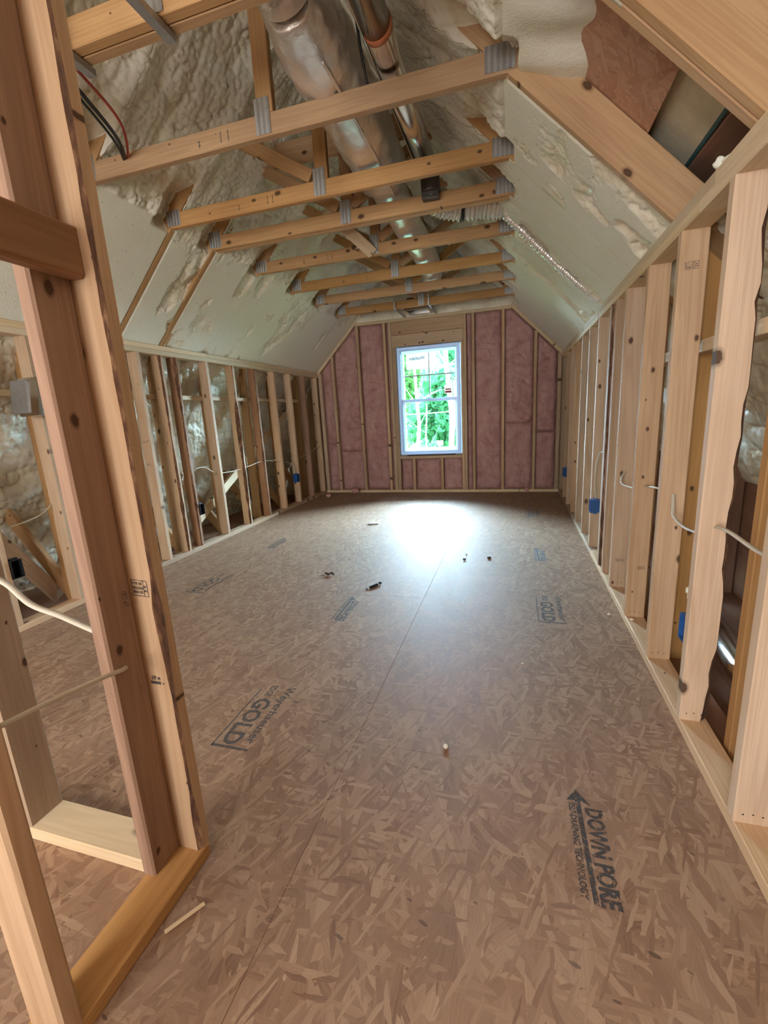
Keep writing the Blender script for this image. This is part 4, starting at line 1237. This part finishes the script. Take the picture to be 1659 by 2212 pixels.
for i, (x, y, rx, rz, mm, lb) in enumerate(((-5.6, 14.2, 1.25, 1.5, 'leaf_bright', 'light green shrub at the lower left of the window view'),
                                           (-4.0, 15.9, .62, 1.6, 'leaf_mid', 'green shrub behind the left pale trunk'),
                                           (-2.1, 14.4, 1.0, 1.4, 'leaf_cool', 'cool green shrub at the lower right of the window view'),
                                           (1.4, 14.2, 1.25, 1.5, 'leaf_mid', 'green shrub beyond the right window jamb'))):
    zg = -3.1 + .035 * (y - 5.6)
    t = thing('shrub', lb, 'shrub', (x, y, zg), 'shrubs outside the window')
    leaf_mesh('foliage', (x, y, zg + 1.9), (rx, rx * .7, rz), 3000, .11, LEAF[mm], 60 + i, t)
    for q in range(4):
        sweep('stem', curve_pts([(x + .1 * q - .2, y, zg - .1), (x + .2 * (q - 1.5), y + .1, zg + .9), (x + .35 * (q - 1.5), y, zg + 1.7)], 3), circ(.03, 6), TRUNK, t)
tag(sweep('overhead_cable', curve_pts([(-9, 9.4, 1.22), (-4, 9.4, 1.10), (0, 9.4, 1.16), (5, 9.4, 1.3)], 8), circ(.009, 6), flat('pale_cable', (.8, .82, .82), .5)), 'pale cable strung across the view in the lower window pane', 'cable')
ub = thing('utility_box', 'small white box among the leaves in the lower window pane', 'box', (-2.89, 13.16, -2.85))
box('cabinet', (-2.975, 13.1, .06), (-2.80, 13.25, .20), PAPER, ub)
box('post', (-2.91, 13.12, -2.85), (-2.87, 13.20, .06), TRUNK, ub)

# foam blob left on the right top plate beside the rafter, nails and pencil marks
def blob(name, label, loc, pts, seed):
    """lobed foam squeeze-out: overlapping warped lobes in one skin"""
    bm = bmesh.new()
    for (x, y, z, r) in pts:
        vs_ = bmesh.ops.create_icosphere(bm, subdivisions=3, radius=r)['verts']
        for v in vs_:
            f = 1 + .45 * mnoise.noise(v.co * (1.1 / r) + Vector((seed, x * 90, z * 70))) + .18 * mnoise.noise(v.co * (3.5 / r))
            v.co = v.co * f + Vector((x, y, z))
    me = bpy.data.meshes.new(name); bm.to_mesh(me); bm.free()
    for p in me.polygons: p.use_smooth = True
    me.materials.append(WHITEF)
    o = bpy.data.objects.new(name, me); COL.objects.link(o)
    o.location = loc
    return tag(o, label, 'foam blob')
blob('foam_blob', 'white foam blob squeezed out on the right top plate by the open roof bay', (.030, .545, HK + 2 * T_),
     [(0, 0, .012, .016), (.012, .03, .022, .020), (-.006, .05, .030, .016), (.014, .07, .016, .014), (.02, .10, .010, .012)], 1)
blob('foam_drip', 'cream foam drip on top of the blue box near the right edge', (.030, .474, .402),
     [(0, 0, .010, .016), (.014, .004, .018, .015), (.004, .002, .040, .012), (-.006, 0, .066, .014), (.010, .006, .082, .016), (-.016, .0, .092, .011)], 5)
for q in (6, 7, 8, 9, 10):
    stamp('nail_heads', rst[q], (.018, ry[q] - .0005, .062), (1, 0, 0), (0, 0, 1), BLACK, [(.0, .0, .004, .004), (.022, .003, .026, .007), (.044, .0, .048, .004)])
for k, marks in ((1, ((-2.02, .030), (-1.90, .045), (-1.86, .045))), (2, ((-2.22, .03), (-2.02, .045), (-1.985, .045))), (4, ((-2.30, .03), (-2.08, .04), (-2.04, .04))), (5, ((-2.2, .03), (-1.95, .04)))):
    tr_ = [o for o in bpy.data.objects if o.name.startswith('roof_truss') and abs(o.location.y - TY[k]) < .001][0]
    it = []
    for x, hh in marks:
        it.append((x + 3, .020, x + 3.004, .020 + hh))
        if hh < .035: it += [(x + 2.995, .030, x + 3.010, .033), (x + 2.995, .045, x + 3.010, .048)]
    stamp('pencil_mark', tr_, (-3, TY[k] - .0006, ZC), (1, 0, 0), (0, 0, 1), INK, it)
